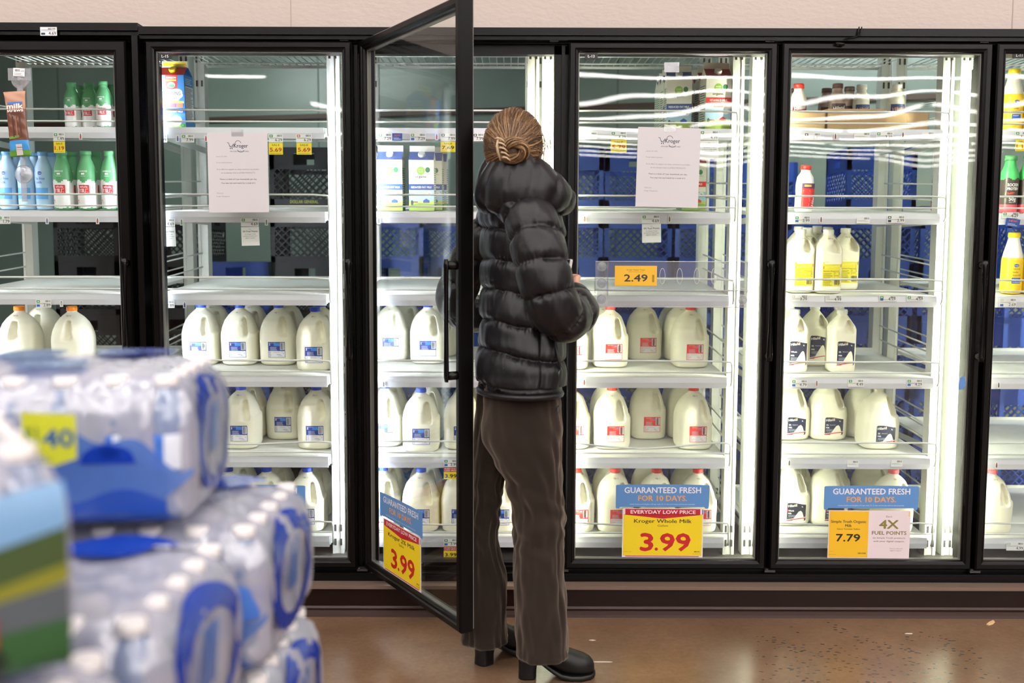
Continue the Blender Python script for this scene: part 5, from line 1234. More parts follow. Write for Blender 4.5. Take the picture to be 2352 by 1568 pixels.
# open brim of the hood at the throat, drooping toward the front right
rg = []
for i in range(0):
    t = i / 39; ph = R(-75 + 150 * t); dr = Fv * math.cos(ph) + Rv * math.sin(ph) * -1
    c_ = NC + dr * (.150 + .022 * math.cos(ph * 1.2)) + Vector((0, 0, 1.463 - .02 * math.cos(ph)))
    rg.append([c_ + dr * (.017 * math.cos(q) ) + Vector((0, 0, (.036 + .01 * math.sin(t * 20)) * math.sin(q))) for q in [2 * math.pi * k / 16 for k in range(16)]])
hood = hang(hm.build('hood', JM)); 
# hem binding, pocket zip, pulls
tr = MB()
zz = hem_z - .002
cx, cy, a, b = TT[0][1:]
pts = [Vector((cx, cy, zz)) + Rv * ((a + .002) * math.copysign(abs(math.cos(t)) ** .88, math.cos(t))) + Fv * ((b + .002) * math.copysign(abs(math.sin(t)) ** .88, math.sin(t))) for t in [2 * math.pi * k / 80 for k in range(80)]]
tr.tube(pts, .0085, 8, closed=True); hang(tr.build('hem_binding', JM))
z0, z1 = zat(850, 2.8), zat(765, 2.8); pk = MB(); pp = []
for i in range(14):
    t = i / 13; z = z0 + (z1 - z0) * t; cx, cy, a, b = lerp_tab(TT, z); th = .42 - .10 * t - .05 * math.sin(t * 3.1); q = Rv * (a + .014 + .010 * puff((z - z0) / .07 % 1)) * math.cos(th) + Fv * (b + .02) * math.sin(th); pp.append(Vector((cx, cy, z)) + q)
pk.tube(pp, [.0035 + .002 * math.sin(math.pi * i / 13) for i in range(14)], 6); hang(pk.build('pocket_zipper', pbr('zip_black', (10, 10, 11), .5)))
pl_ = MB(); q = pp[0]; pl_.tube([q + Vector((0, -.008, 0)), q + Vector((-.002, -.012, -.012)), q + Vector((-.004, -.010, -.028))], .0028, 6)
q = P(1283, 930, 2.86); pl_.tube([q, q + Vector((.003, -.002, -.012)), q + Vector((-.002, -.003, -.026)), q + Vector((-.006, -.003, -.014)), q + Vector((-.002, 0, -.004))], .0019, 6); hang(pl_.build('zipper_pull', pbr('zip_metal', (90, 90, 94), .3, .9)))

# corduroy trousers, flared
def cord_mat():
    m = pbr('corduroy', (40, 32, 27), .85, 0, .15, var=(5, .22)); nt = m.node_tree; N = nt.nodes; L = nt.links; b = N['Principled BSDF']
    b.inputs['Sheen Weight'].default_value = .45; b.inputs['Sheen Roughness'].default_value = .5; b.inputs['Sheen Tint'].default_value = (.8, .66, .55, 1)
    tc = N.new('ShaderNodeTexCoord'); wv = N.new('ShaderNodeTexWave'); wv.inputs['Scale'].default_value = 160; wv.inputs['Distortion'].default_value = .6; L.new(tc.outputs['Object'], wv.inputs['Vector'])
    bp = N.new('ShaderNodeBump'); bp.inputs['Strength'].default_value = .18; bp.inputs['Distance'].default_value = .0008; L.new(wv.outputs['Fac'], bp.inputs['Height']); L.new(bp.outputs['Normal'], b.inputs['Normal'])
    return m
CM = cord_mat()
def leg(mb, tab, seed, seam_t=None, fold=1.0):
    """tab rows: py, px left, px right, Y centre, depth ratio"""
    rows_ = []
    for (py, xl, xr, Y, dr) in tab:
        a = P(xl, py, Y); b = P(xr, py, Y); rows_.append((-a.z, (a.x + b.x) / 2, Y, (b.x - a.x) / 2, dr, a.z))
    NRr, NSr = 120, 90; rg = []
    z0, z1 = rows_[0][0], rows_[-1][0]
    for i in range(NRr + 1):
        zz = z0 + (z1 - z0) * i / NRr; cx, Y, hw, dr, _ = lerp_tab(rows_, zz); z = -zz; ring = []
        for k in range(NSr):
            q = 2 * math.pi * k / NSr; c, s_ = math.cos(q), math.sin(q)
            fo = noise.noise(Vector((c * 1.6 + seed, s_ * 1.6, z * 5))) * .010 + noise.noise(Vector((c * 3.5 + seed, s_ * 3.5 + z * 6, z * 14))) * .006 + noise.noise(Vector((c * 4 + seed, s_ * 4, z * 9 + c * 3))) * .004
            bend = math.exp(-((z - .50) / .12) ** 2) * .0035 * math.sin(z * 80 + q * 1.5 + 3 * noise.noise(Vector((c, s_, z * 8))))
            d = (fo + bend) * fold
            if i < 2 * 0: d = 0
            if seam_t is not None: d += -.004 * math.exp(-(math.sin((q - seam_t) / 2) / .018) ** 2)
            if i > NRr - 3: d += .0015
            ring.append((cx + (hw + d) * math.copysign(abs(c) ** .9, c), Y + (hw * dr + d) * math.copysign(abs(s_) ** .9, s_), z + (.004 * noise.noise(Vector((c * 4, s_ * 4, seed))) if i == NRr else 0)))
        rg.append(ring)
    mb.loft(rg)
tm = MB()
leg(tm, [(860, 1120, 1272, 2.925, .9), (930, 1112, 1284, 2.925, .9), (1000, 1112, 1290, 2.925, .88), (1060, 1134, 1292, 2.925, .88), (1110, 1160, 1293, 2.925, .9), (1180, 1178, 1300, 2.925, .95), (1240, 1180, 1296, 2.93, 1), (1300, 1181, 1296, 2.93, 1.05), (1400, 1181, 1301, 2.93, 1.1), (1475, 1182, 1305, 2.935, 1.1), (1500, 1183, 1306, 2.935, 1.1)], 3.0, seam_t=-.75)
leg(tm, [(860, 1100, 1230, 3.02, .8), (930, 1094, 1225, 3.02, .8), (1000, 1088, 1200, 3.02, .85), (1060, 1084, 1172, 3.03, .9), (1110, 1082, 1156, 3.03, 1.0), (1180, 1080, 1148, 3.04, 1.1), (1240, 1078, 1145, 3.04, 1.15), (1340, 1072, 1164, 3.045, 1), (1420, 1066, 1162, 3.05, 1), (1472, 1064, 1164, 3.05, 1)], 11.0, seam_t=-.6)
trousers = hang(tm.build('trousers', CM))

# ankle boots with block heels
BM = pbr('boot_rubber', (15, 14, 15), .42, 0, .4, bump=(120, .1)); SM = pbr('boot_sole', (16, 15, 15), .5)
def boot(p, ang, s_=1.0):
    e = empty('boot', p, ang); e.scale = (s_,) * 3
    def sec(x, w, zb, zt, flat=.75):
        out = []
        for k in range(32):
            q = 2 * math.pi * k / 32; c, s2 = math.cos(q), math.sin(q); y = w * math.copysign(abs(c) ** .8, c); h = (zt - zb) / 2
            z = (zb + zt) / 2 + h * (math.copysign(abs(s2) ** (.55 if s2 < 0 else 1.0), s2)); out.append((x, y, z))
        return out
    u = MB().loft([sec(*q) for q in ((.002, .010, .085, .12), (.004, .024, .076, .135), (.014, .031, .072, .15), (.035, .034, .071, .16), (.065, .034, .066, .155), (.095, .035, .048, .138), (.125, .038, .029, .118), (.155, .042, .018, .100), (.185, .044, .015, .088), (.215, .041, .015, .078), (.235, .032, .016, .068), (.246, .020, .018, .055), (.250, .008, .022, .044))])
    rg = []
    for i in range(12):
        t = i / 11; z = .11 + .12 * t; rg.append([(.040 - .010 * t + (.040 + .002 * t) * math.cos(q), (.034 + .004 * t) * math.sin(q), z) for q in [2 * math.pi * k / 28 for k in range(28)]])
    u.loft(rg); u.build('upper', BM, e)
    so = MB(); so.loft([[(x, w * c, z0 if s2 < 0 else z1) for c, s2 in [(math.cos(2 * math.pi * k / 24 + .13), math.sin(2 * math.pi * k / 24 + .13)) for k in range(24)]] for (x, w, z0, z1) in ((.002, .014, .068, .078), (.012, .032, .066, .076), (.05, .035, .064, .074), (.075, .034, .052, .066), (.105, .036, .028, .042), (.14, .042, .005, .022), (.17, .046, .000, .017), (.205, .046, .000, .017), (.235, .036, .002, .018), (.248, .022, .004, .019), (.254, .008, .008, .019))]); so.build('sole', SM, e)
    h = MB(); h.loft([[(.030 + rx * math.copysign(abs(math.cos(q)) ** .6, math.cos(q)) + sh, ry * math.copysign(abs(math.sin(q)) ** .7, math.sin(q)), z) for q in [2 * math.pi * k / 28 for k in range(28)]] for (z, rx, ry, sh) in ((0, .029, .029, -.001), (.004, .0295, .0295, -.001), (.03, .029, .028, .0), (.055, .031, .030, .001), (.070, .034, .032, .003))]); h.build('heel', BM, e)
    return e
c = fl(1191, 1562); b1 = hang(boot((c.x, c.y + .025, 0), R(2), .93)); b1.parent = person; b1.matrix_parent_inverse = Matrix.Translation(-person.location)
c = fl(1092, 1534); b2 = hang(boot((c.x + .006, c.y + .022, 0), R(42), .93))

# body: one skin surface with hands and fingers
bv, be, br = [], [], []
def V_(p, r, par=None):
    bv.append(Vector(p)); br.append(r); i = len(bv) - 1
    if par is not None: be.append((par, i))
    return i
pel = V_((.015, 2.96, .86), .07)
wa = V_((.015, 2.96, 1.04), .065, pel); chs = V_((.015, 2.98, 1.26), .068, wa); nk0 = V_((.015, 2.96, 1.40), .05, chs); nk = V_((.014, 2.94, 1.49), .046, nk0); hb = V_((.012, 2.945, 1.545), .060, nk)
hc = V_((.008, 2.938, 1.61), .068, hb); ht = V_((.005, 2.932, 1.665), .050, hc)
HF = Vector((math.cos(R(55)), math.sin(R(55)), 0)); HR = Vector((HF.y, -HF.x, 0))
ch = V_(Vector((.012, 2.945, 1.53)) + HF * .055, .030, hb); 
no = V_(Vector((.008, 2.938, 1.597)) + HF * .088, .010, hc); ea = V_(Vector((.008, 2.935, 1.60)) + HR * .079 - HF * .0, .011, hc); ea2 = V_(Vector((.008, 2.935, 1.60)) - HR * .079, .011, hc)
def limb(pts, par):
    for p, r in pts: par = V_(p, r, par)
    return par
limb([((.04, 2.93, .80), .066), ((.075, 2.93, .47), .052), ((.072, 2.93, .13), .032)], pel)
limb([((-.045, 3.01, .80), .052), ((-.085, 3.04, .50), .04), ((-.084, 3.05, .13), .028)], pel)
rw = limb([(tuple(SR), .036), (tuple(ER), .032), ((.16, 2.93, 1.14), .032), (tuple(WR), .024), ((.190, 3.058, 1.180), .024)], nk0)
lw = limb([((-.050, 3.09, 1.38), .032), ((-.130, 3.17, 1.27), .030), ((-.178, 3.228, 1.155), .028), ((-.12, 3.262, 1.11), .026), ((.0, 3.24, 1.13), .025), ((.10, 3.17, 1.175), .023), ((.122, 3.170, 1.185), .022)], nk0)
# fingers of the right hand curl round the phone's back, thumb on the near edge
for j, L_ in enumerate((.9, 1.0, .95, .78)):
    z = 1.222 - .019 * j
    limb([((.196, 3.090, z - .006), .0105), ((.205 + .004 * L_, 3.112, z), .0085), ((.198, 3.130 + .006 * L_, z + .003), .0078), ((.186, 3.138 + .004 * L_, z + .004), .007)], rw)
limb([((.166, 3.056, 1.205), .0095), ((.146, 3.070, 1.226), .008), ((.137, 3.086, 1.242), .007)], rw)
for j, L_ in enumerate((.9, 1.0, .95, .78)):
    z = 1.185 - .018 * j
    limb([((.148, 3.176, z), .0100), ((.172, 3.180, z + .002), .0085), ((.190, 3.174, z + .003), .0078), ((.200, 3.164, z + .004), .007)], lw)
limb([((.125, 3.145, 1.205), .010), ((.134, 3.130, 1.222), .0085), ((.140, 3.118, 1.232), .0075)], lw)
me = bpy.data.meshes.new('body'); me.from_pydata([tuple(v) for v in bv], be, []); body = bpy.data.objects.new('body', me); COL.objects.link(body)
sk = body.modifiers.new('skin', 'SKIN'); sk.use_smooth_shade = True
for i, r in enumerate(br): me.skin_vertices[0].data[i].radius = (r, r)
me.skin_vertices[0].data[0].use_root = True
ss = body.modifiers.new('sub', 'SUBSURF'); ss.levels = 2; ss.render_levels = 2
bpy.context.view_layer.update(); dg = bpy.context.evaluated_depsgraph_get(); m2 = bpy.data.meshes.new_from_object(body.evaluated_get(dg)); body.modifiers.clear(); body.data = m2
m2.materials.clear(); m2.materials.append(pbr('skin', (222, 170, 146), .5, 0, .4))
for p_ in m2.polygons: p_.use_smooth = True
hang(body)
for sg in (-1, 1):
    q = Vector((.008, 2.938, 1.605)) + HF * .064 + HR * .028 * sg; hang(MB().lathe([(.001, -.011), (.008, -.008), (.011, 0), (.008, .008), (.001, .011)], 16, tuple(q)).build('eye', pbr('eye', (230, 226, 222), .2)))
q = Vector((.012, 2.945, 1.552)) + HF * .083; hang(MB().tube([q - HR * .022, q + HF * .006, q + HR * .022], [.003, .006, .003], 8).build('lips', pbr('lips', (190, 110, 104), .5)))

# hair gathered into a clipped bun
HCn = Vector((.005, 2.932, 1.607)); RA, RB, RC = .080, .094, .103
BUN = Vector((-.010, 2.828, 1.583))
def onhead(d, k=1.0):
    d = d.normalized(); a, b = d.dot(HR), d.dot(HF); return HCn + HR * a * RA * k + HF * b * RB * k + Vector((0, 0, d.z * RC * k))
def hair_mat(nm):
    m = pbr(nm, 'attr', .38, 0, .5); m.node_tree.nodes['Principled BSDF'].inputs['Anisotropic'].default_value = .4; return m
HM = hair_mat('hair_strands')
hc_ = MB(); rg = []
for i in range(41):
    th = math.pi * i / 40; rr = []
    for k in range(64):
        q = 2 * math.pi * k / 64; d = HR * (math.sin(th) * math.cos(q)) + HF * (math.sin(th) * math.sin(q)) + Vector((0, 0, math.cos(th)))
        face = sstep(.45, .7, d.dot(HF)) * (1 - sstep(.35, .6, d.z)); low = sstep(-.45, -.75, d.z) if d.z < -.45 else 0
        r = 1.0 - .2 * face - .10 * low + .012 * noise.noise(d * 9); rr.append(onhead(d, r))
    rg.append(rr)
hc_.loft(rg, col=(84, 62, 46)); hair = hang(hc_.build('hair', HM))
sm_ = MB(); rr = random.Random(5); dB = (BUN - HCn); dB = (HR * dB.dot(HR) / RA + HF * dB.dot(HF) / RB + Vector((0, 0, dB.z / RC))).normalized()
def hcol(r): 
    t = r.random() ** 1.6; a, b = (76, 54, 38), (206, 164, 116); return tuple(int(x + (y - x) * t) for x, y in zip(a, b))
for n_i in range(1500):
    while True:
        d = Vector((rr.gauss(0, 1), rr.gauss(0, 1), rr.gauss(0, 1))).normalized(); fz = d.dot(HF)
        if d.z < -.55: continue
        if fz > .5 and d.z < .45: continue
        if d.angle(dB) > .35: break
    ax = d.cross(dB); ang = d.angle(dB); ax.normalize(); pts = []; m = 9; lift = 1.010 + .045 * rr.random() ** 2; wob = rr.uniform(-.16, .16)
    a0 = 0
    for i in range(m + 1):
        t = i / m; dd = Matrix.Rotation(ang * t, 3, ax) @ d; dd = (dd + ax * wob * math.sin(math.pi * t)).normalized(); pts.append(onhead(dd, lift + .022 * math.sin(math.pi * t) ** 2 + .02 * t * t))
    pts[-1] = BUN + Vector((rr.uniform(-.016, .016), rr.uniform(-.004, .006), rr.uniform(-.014, .014)))
    sm_.tube(pts, rr.uniform(.0006, .0013), 3, col=hcol(rr), cap=False)
# bun: strands wound in a loop
for n_i in range(420):
    a0 = rr.random() * 6.28; tr_ = .0155 * math.sqrt(rr.random()) + .001; ph = rr.random() * 6.28; pts = []; tw = rr.uniform(.6, 1.1)
    span = rr.uniform(1.6, 3.6)
    for i in range(12):
        t = a0 + span * i / 11; cc = BUN + Vector((.012, -.014, -.002)) + Vector((.031 * math.cos(t), -.006 * math.sin(t * 1.0 + 1), .022 * math.sin(t))); out = Vector((math.cos(t), 0, math.sin(t)))
        pts.append(cc + out * tr_ * math.cos(ph + tw * t) + Vector((0, -1, 0)) * tr_ * math.sin(ph + tw * t))
    sm_.tube(pts, rr.uniform(.0007, .0013), 3, col=hcol(rr), cap=False)
sm_.lathe([(.001, -.012), (.02, -.008), (.034, 0), (.030, .012), (.001, .016)], 20, tuple(BUN + Vector((.010, -.004, 0))), col=(84, 60, 44), axis='Y')
# loose wisps by the right cheek and nape
for n_i in range(22):
    s0 = rr.random(); b0 = HCn + HR * (RA * (.98 + .02 * s0)) + HF * (.01 + .05 * rr.random()) + Vector((0, 0, .01 * rr.gauss(0, 1))); pts = []
    for i in range(12):
        t = i / 11; pts.append(b0 + HR * ((.004 + .008 * s0) * math.sin(t * 4) * (1 + t)) + HF * (.012 * math.sin(t * 3 + s0 * 3)) + Vector((0, 0, .02 - (.08 + .05 * s0) * t)))
    sm_.tube(pts, .0006 + .0004 * rr.random(), 3, col=hcol(rr), cap=False)
for n_i in range(120):
    x = rr.uniform(-.055, .045); b0 = HCn + Vector((x, -.062 - .01 * rr.random(), -.055 - .02 * rr.random())); pts = [b0 + Vector((rr.uniform(-.01, .01) * t - x * .12 * t, -.004 * math.sin(t * 3), -.045 * t)) for t in [i / 6 for i in range(7)]]
    sm_.tube(pts, .0008, 3, col=hcol(rr), cap=False)
o = sm_.build('hair_strands', HM, hair, fix=False); o.matrix_parent_inverse = Matrix.Identity(4); 
cl_ = MB()
for j in range(5):
    q = BUN + Vector((-.030 + .004 * j, -.022, .026 - .013 * j)); cl_.tube([q + Vector((-.008, .012, .004)), q + Vector((-.002, -.002, .005)), q + Vector((.008, -.010, .002)), q + Vector((.018, -.010, -.006))], [.0022, .003, .0024, .0014], 8)
cl_.tube([BUN + Vector((-.030, -.016, .034)), BUN + Vector((-.033, -.020, .010)), BUN + Vector((-.024, -.018, -.030))], [.0026, .0038, .0026], 8)
o = cl_.build('hair_clip', pbr('clip_beige', (206, 180, 146), .3), hair)
# white phone held in both hands
pc = P(1297, 640, 3.11); ph_ = empty('phone', (pc.x, 3.11, pc.z - .01), rot=(R(0), R(10), R(12)))
tag(ph_, 'white-edged phone held in front of the person in puffer jacket', 'phone')
rg = []
for x in (-.0042, -.0034, .0034, .0042):
    k = 1 if abs(x) < .004 else .985; rg.append([(x, y * k, z * k) for y, z in [(sx * (.030 + .006 * math.cos(q)), sz * (.066 + .006 * math.sin(q))) for sx, sz, q in [(1, 1, 0), (1, 1, .5), (1, 1, 1.0), (1, 1, 1.57), (-1, 1, 1.57), (-1, 1, 1.0), (-1, 1, .5), (-1, 1, 0), (-1, -1, 0), (-1, -1, .5), (-1, -1, 1.0), (-1, -1, 1.57), (1, -1, 1.57), (1, -1, 1.0), (1, -1, .5), (1, -1, 0)]]])
MB().loft(rg, smooth=False).build('case', pbr('phone_white', (236, 232, 230), .25), ph_)
MB().box((-.0046, -.033, -.069), (-.0041, .033, .069)).build('screen', pbr('phone_screen', (20, 22, 28), .1), ph_)
# ------------------------------------------------------------------ shrink-wrapped cases of bottled water in the foreground
CL, CW_, CH = .500, .310, .2005
INS = [(0, .010), (.012, .001), (.03, 0), (.125, 0), (.150, .003), (.170, .010), (.186, .022), (.196, .040)]
def inset(z): return lerp_tab(INS, z)[0]
def walk(hw, hd, r, N):
    r = min(r, hw * .98, hd * .98); segs = [(2 * (hd - r)), math.pi * r / 2, 2 * (hw - r), math.pi * r / 2] * 2; T = sum(segs); out = []
    cs = [(hw - r, hd - r), (-hw + r, hd - r), (-hw + r, -hd + r), (hw - r, -hd + r)]
    for k in range(N):
        s_ = T * k / N
        for j in range(8):
            if s_ <= segs[j] or j == 7: break
            s_ -= segs[j]
        q = j // 2
        if j == 0: p = (hw, -hd + r + s_)
        elif j == 2: p = (hw - r - s_, hd)
        elif j == 4: p = (-hw, hd - r - s_)
        elif j == 6: p = (-hw + r + s_, -hd)
        else:
            c = cs[q]; a = q * math.pi / 2 + s_ / r; p = (c[0] + r * math.cos(a), c[1] + r * math.sin(a))
        out.append(p)
    return out
def film_disp(x, y, z, seed):
    lob = .0035 * (abs(math.cos(math.pi * x / .0615)) + abs(math.cos(math.pi * y / .0615)) - 1.2)
    return lob + .006 * noise.noise(Vector((x * 14 + seed, y * 14, z * 9))) + .0035 * noise.noise(Vector((x * 45 + seed, y * 45, z * 16)))
def wrap_mesh(seed):
    mb = MB(); rg = []; N = 220
    for i in range(26):
        z = .196 * i / 25; s_ = inset(z); rg.append([(x * (1 + film_disp(x, y, z, seed) / .25), y * (1 + film_disp(x, y, z, seed) / .155), z) for x, y in walk(CL / 2 - s_, CW_ / 2 - s_, .035, N)])
    for i in range(1, 11):
        s_ = .040 + .108 * i / 10; z = .196 + .006 * sstep(0, 1, i / 3)
        rg.append([(x, y, z + .0035 * math.cos(2 * math.pi * x / .0615 + math.pi) * math.cos(2 * math.pi * y / .0615) + .005 * noise.noise(Vector((x * 20 + seed, y * 20, 1)))) for x, y in walk(CL / 2 - s_, CW_ / 2 - s_, .035, N)])
    mb.loft(rg); return mb
FILM = clear('shrink_film', (250, 250, 255), .20, .12, .50, (216, 218, 236), bump=(30, 1.0, .010, (1, 1, .28), 4), gl=.7)
FBLUE = clear('film_blue_ink', (70, 120, 226), .05, .2, .88, (18, 62, 180), bump=(26, .9, .006, (1, 1, .35), 4))
FPALE = clear('film_pale_ink', (180, 204, 246), .12, .2, .55, (96, 142, 226), bump=(26, .9, .006, (1, 1, .35), 4))
FWHITE = clear('film_white_ink', (240, 240, 248), .10, .2, .75, (226, 226, 236))
WB = clear('water_bottle_pet', (214, 226, 246), .12, .08, .42, (176, 190, 220)); 
CAPW = pbr('bottle_cap_white', (240, 236, 236), .4)
LABB = pbr('bottle_label', 'attr', .35)
def water_bottle(par, x, y, protos):
    if 'b' not in protos:
        prof = [(.022, 0), (.029, .004), (.030, .012), (.0285, .030), (.030, .045), (.0285, .058), (.030, .068), (.0300, .118), (.0285, .124), (.0295, .135), (.024, .158), (.0145, .178), (.0125, .184), (.0125, .192)]
        b = MB().lathe(prof, 20).build('bottle', WB, par)
        c = MB().lathe([(.0145, .181), (.0148, .182), (.0148, .1925), (.0135, .194)], 20).build('cap', CAPW, b)
        def lc(k, i): return (60, 110, 205) if (i // 3) % 3 else (232, 236, 244)
        l = MB().lathe([(.0304, .070), (.0306, .072), (.0306, .116), (.0304, .118)], 20, colf=lambda k, i: (70, 122, 214) if (i + 2) % 10 < 6 else (226, 232, 244)).build('label', LABB, b)
        protos['b'] = (b, c, l); b.location = (x, y, .002); return b
    src = protos['b']; b = src[0].copy(); COL.objects.link(b); b.parent = par; b.location = (x, y, .002); b.rotation_euler = (0, 0, random.random() * 6)
    for q in src[1:]:
        r_ = q.copy(); COL.objects.link(r_); r_.parent = b
    return b
PR = {}
def end_fn(off):
    return lambda u, v, w: (CL / 2 - inset(v) * 1.0 - .035 * max(0, (abs(u) - (CW_ / 2 - .035)) / .035) ** 2 + off + .0028, u, v)
def side_fn(off):
    return lambda u, v, w: (u, -(CW_ / 2 - inset(v)) - off - .0030 + .006 * 0, v)
def gridded(poly_fn, n, m):
    """quad grid from fn(s,t)->(u,v)"""
    vs = [poly_fn(i / n, j / m) for i in range(n + 1) for j in range(m + 1)]
    fs = [[i * (m + 1) + j, (i + 1) * (m + 1) + j, (i + 1) * (m + 1) + j + 1, i * (m + 1) + j + 1] for i in range(n) for j in range(m)]
    return vs, fs
def decal(mb, fn, pf, n, m, mat=0, thick=True):
    vs, fs = gridded(pf, n, m); mb.add([fn(u, v, 0) for u, v in vs], fs, mat, None, True)
def case(label, x, y, z, rz, seed, bottles=True, style='blue', name='water_case'):
    e = empty(name, (x, y, z), rz); tag(e, label, 'water pack', 'shrink-wrapped water packs')
    e.scale = (1, 1, .94)
    key = 'w%s' % (seed % 3)
    if key not in PR: PR[key] = wrap_mesh(seed * 3.7).build('shrink_film', FILM, e)
    else: o = PR[key].copy(); COL.objects.link(o); o.parent = e
    if bottles:
        pr = PR.setdefault('bp', {})
        for i in range(8):
            for j in range(5): water_bottle(e, -CL / 2 + .0345 + i * .0615, -CW_ / 2 + .0320 + j * .0615, pr)
    if style == 'blue':
        m = MB()
        def ring(s, t):
            a = 2 * math.pi * s; k = 1 - (.30 + .10 * math.cos(a - 2.2)) * t; return (.128 * k * math.cos(a), .098 + .085 * k * math.sin(a))
        decal(m, end_fn(.001), ring, 48, 3); m.build('handle_ring', FBLUE, e)
        m = MB(); decal(m, end_fn(.0018), lambda s, t: (.05 * (s - .5) - .01 + .02 * t, .07 + .07 * t), 6, 6); m.build('end_print', FPALE, e)
        m = MB()
        decal(m, side_fn(.001), lambda s, t: (-CL / 2 + .02 + (CL - .035 - .02 * math.sin(5 * t)) * s, .004 + (.100 + .022 * math.sin(s * 11 + seed) + .012 * math.sin(s * 31)) * t), 80, 8)
        m.build('side_print', FPALE, e)
        m = MB(); decal(m, side_fn(.0016), lambda s, t: (-CL / 2 + .02 + (CL - .05) * s, .003 + (.030 + .010 * math.sin(s * 9 + seed) + .006 * math.sin(s * 23)) * t), 80, 5); m.build('side_print', clear('film_mid_ink', (120, 160, 236), .08, .2, .62, (52, 100, 206)), e)
        m = MB()
        for cx_ in (-.13, .03, .15):
            m = MB()
            decal(m, side_fn(.0026), lambda s, t, cx_=cx_: (cx_ + .034 * (2 * s - 1), .084 + .026 * t * math.sqrt(max(0, 1 - (2 * s - 1) ** 2))), 16, 3); m.build('logo_print', FBLUE, e)
        rb_ = random.Random(seed)
        for i in range(3):
            cx_, cz_, ax, az = rb_.uniform(-.22, .22), rb_.uniform(.03, .12), rb_.uniform(.008, .020), rb_.uniform(.006, .014)
            m = MB(); decal(m, side_fn(.0026), lambda s, t: (cx_ + ax * t * math.cos(6.283 * s), cz_ + az * t * math.sin(6.283 * s)), 16, 3); m.build('printed_spot', FBLUE if i % 3 == 0 else FPALE, e)
        for sx, sy, ax, ay, mt in ((-.15, .02, .05, .10, FBLUE), (-.02, .06, .05, .07, FPALE), (.12, .085, .06, .045, FBLUE), (.05, -.07, .05, .05, FPALE)):
            m = MB(); decal(m, lambda u, v, w: (u, v, .2095), lambda s, t: (sx + ax * (1 + .25 * math.sin(9 * s + seed)) * t * math.cos(6.283 * s), sy + ay * t * math.sin(6.283 * s)), 20, 4); m.build('top_print', mt, e)
    if style == 'green':
        m = MB(); sf = side_fn(.0015)
        bands = [((120, 164, 206), .085, .152, .20), ((64, 84, 44), .066, .104, .34), ((132, 132, 40), .056, .072, .34), ((84, 92, 98), .020, .064, .2), ((44, 88, 46), .0, .040, .1)]
        for i, (c_, a0, a1, sl_) in enumerate(bands):
            vs, fs = gridded(lambda s, t: (-CL / 2 + .02 + (CL - .026) * s, min(.185, max(.004, a0 + (a1 - a0) * t + sl_ * .35 * (s - .8)))), 40, 6)
            m.add([side_fn(.0015 + .0006 * i)(u, v, 0) for u, v in vs], fs, 0, c_, True)
        vs, fs = gridded(lambda s, t: (.06 + .13 * s, .004 + (.004 + .052 * s) * t), 12, 4); m.add([side_fn(.0062)(u, v, 0) for u, v in vs], fs, 0, (150, 24, 34), True)
        vs, fs = gridded(lambda s, t: (.175 + .022 * math.cos(6.28 * s) * t, .020 + .016 * math.sin(6.28 * s) * t), 16, 3); m.add([side_fn(.0068)(u, v, 0) for u, v in vs], fs, 0, (24, 40, 24), True)
        m.build('landscape_print', pbr('landscape_ink', 'attr', .3), e, fix=False)
    return e
zl = [.144 + .2015 * i for i in range(5)]
# stack
case('upper water pack with yellow sticker, on top of the stack', -.423 - CL / 2, 1.212 + CW_ / 2, zl[4], R(7), 0)
case('wrapped water pack under the top pack, far row', -.318 - CL / 2, 1.253 + CW_ / 2, zl[3], R(0), 1)
case('wrapped water pack at the bottom left, near row', -.338 - CL / 2, .918 + CW_ / 2, zl[3], R(0), 2)
case('water pack below the far row pack, beside the floor', -.306 - CL / 2, 1.256 + CW_ / 2, zl[2], R(0), 4)
case('water pack in third layer of near row', -.33 - CL / 2, .918 + CW_ / 2, zl[2], R(0), 5, bottles=False)
for i in (0, 1):
    case('water pack near the pallet, far row, layer %s' % ('one', 'two')[i], -.312 - CL / 2, 1.255 + CW_ / 2, zl[i], 0, 7 + i, bottles=False)
    case('water pack near the pallet, near row, layer %s' % ('one', 'two')[i], -.33 - CL / 2, .918 + CW_ / 2, zl[i], 0, 9 + i, bottles=False)
gx, gy = -.653, .784
case('water pack with green landscape print at bottom left corner', gx, gy, zl[4], R(35), 3, style='green')
case('wrapped water pack below the corner pack with landscape print', -.345 - CL / 2, .583 + CW_ / 2, zl[3], R(0), 6)
for i in range(3): case('water pack nearest the camera below the corner pack, layer %s' % ('one', 'two', 'three')[i], -.345 - CL / 2, .583 + CW_ / 2, zl[i], 0, 12 + i, bottles=False)
wood = pbr('pallet_wood', (168, 132, 92), .7, bump=(30, .3, (1, 8, 8)))
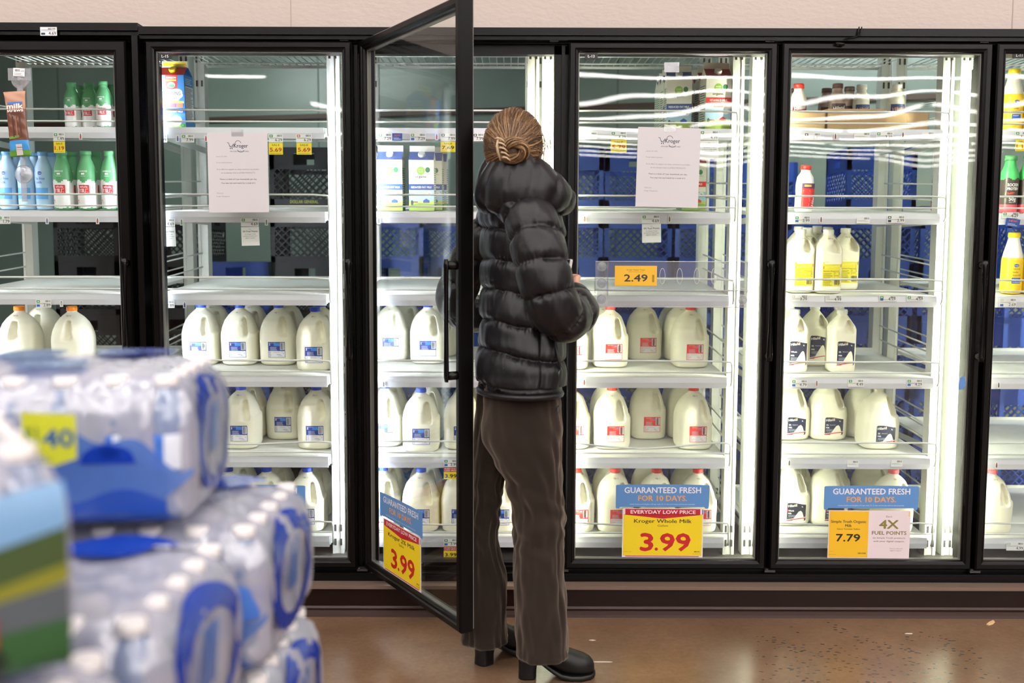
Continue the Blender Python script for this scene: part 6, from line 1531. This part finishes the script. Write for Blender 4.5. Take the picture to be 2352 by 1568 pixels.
def pallet(x0, x1, y0, y1, h, label):
    e = empty('pallet', ((x0 + x1) / 2, (y0 + y1) / 2, 0)); tag(e, label, 'pallet'); w, d = (x1 - x0) / 2, (y1 - y0) / 2
    for k in range(5):
        yy = -d + (2 * d - .09) * k / 4; MB().box((-w, yy, h - .018), (w, yy + .09, h)).build('deck_board', wood, e)
    for k in range(3):
        xx = -w + (2 * w - .05) * k / 2; MB().box((xx, -d, 0), (xx + .05, d, h - .0185)).build('stringer', wood, e)
pallet(-.90, -.29, .60, 1.60, .143, 'wooden pallet under the main water stack')
# yellow sticker on the upper pack
p = Pr(); p.poly([(-.030, -.030), (.006, -.034), (.030, -.026), (.030, .026), (-.030, .030)], (206, 210, 46), 1); p.text('40', .010, -.012, .021, (40, 92, 150), 3, bold=.04, w=.034); p.text('$1', -.020, -.008, .020, (110, 140, 50), 3, bold=.02, w=.014); p.lines(-.022, -.028, .004, -.020, 2, (130, 150, 60), 3, .4)
c = P(122, 1000, 1.16); m = MB(); p.onto(m, lambda u, v, w: (u, -w, v)); m.loft([[(x, y, z) for x, z in ((-.030, -.030), (.006, -.034), (.030, -.026), (.030, .026), (-.030, .030))] for y in (0, .0006)], smooth=False, col=(206, 210, 46))
o = m.build('price_sign', [PRINT], fix=False); o.location = (c.x, 1.150, c.z); o.rotation_euler = (0, 0, R(7)); tag(o, 'yellow-green price sticker on the side of the upper water pack', 'sticker')  # a sticker on the film, though it shares the door signs' name

# ------------------------------------------------------------------ world and render look
w = bpy.data.worlds.new('world'); scene.world = w; w.use_nodes = True; w.node_tree.nodes['Background'].inputs['Color'].default_value = (.5, .5, .5, 1); w.node_tree.nodes['Background'].inputs['Strength'].default_value = .05
vs = scene.view_settings; vs.view_transform = 'Standard'; vs.look = 'None'; vs.gamma = 1; vs.use_curve_mapping = False; vs.exposure = 0.95
cy_ = scene.cycles; cy_.max_bounces = 7; cy_.diffuse_bounces = 4; cy_.glossy_bounces = 4; cy_.transmission_bounces = 4; cy_.transparent_max_bounces = 24
cy_.use_denoising = True; cy_.caustics_reflective = False; cy_.caustics_refractive = False; cy_.sample_clamp_indirect = 6
cy_.use_adaptive_sampling = True; cy_.adaptive_threshold = .02; cy_.blur_glossy = .5
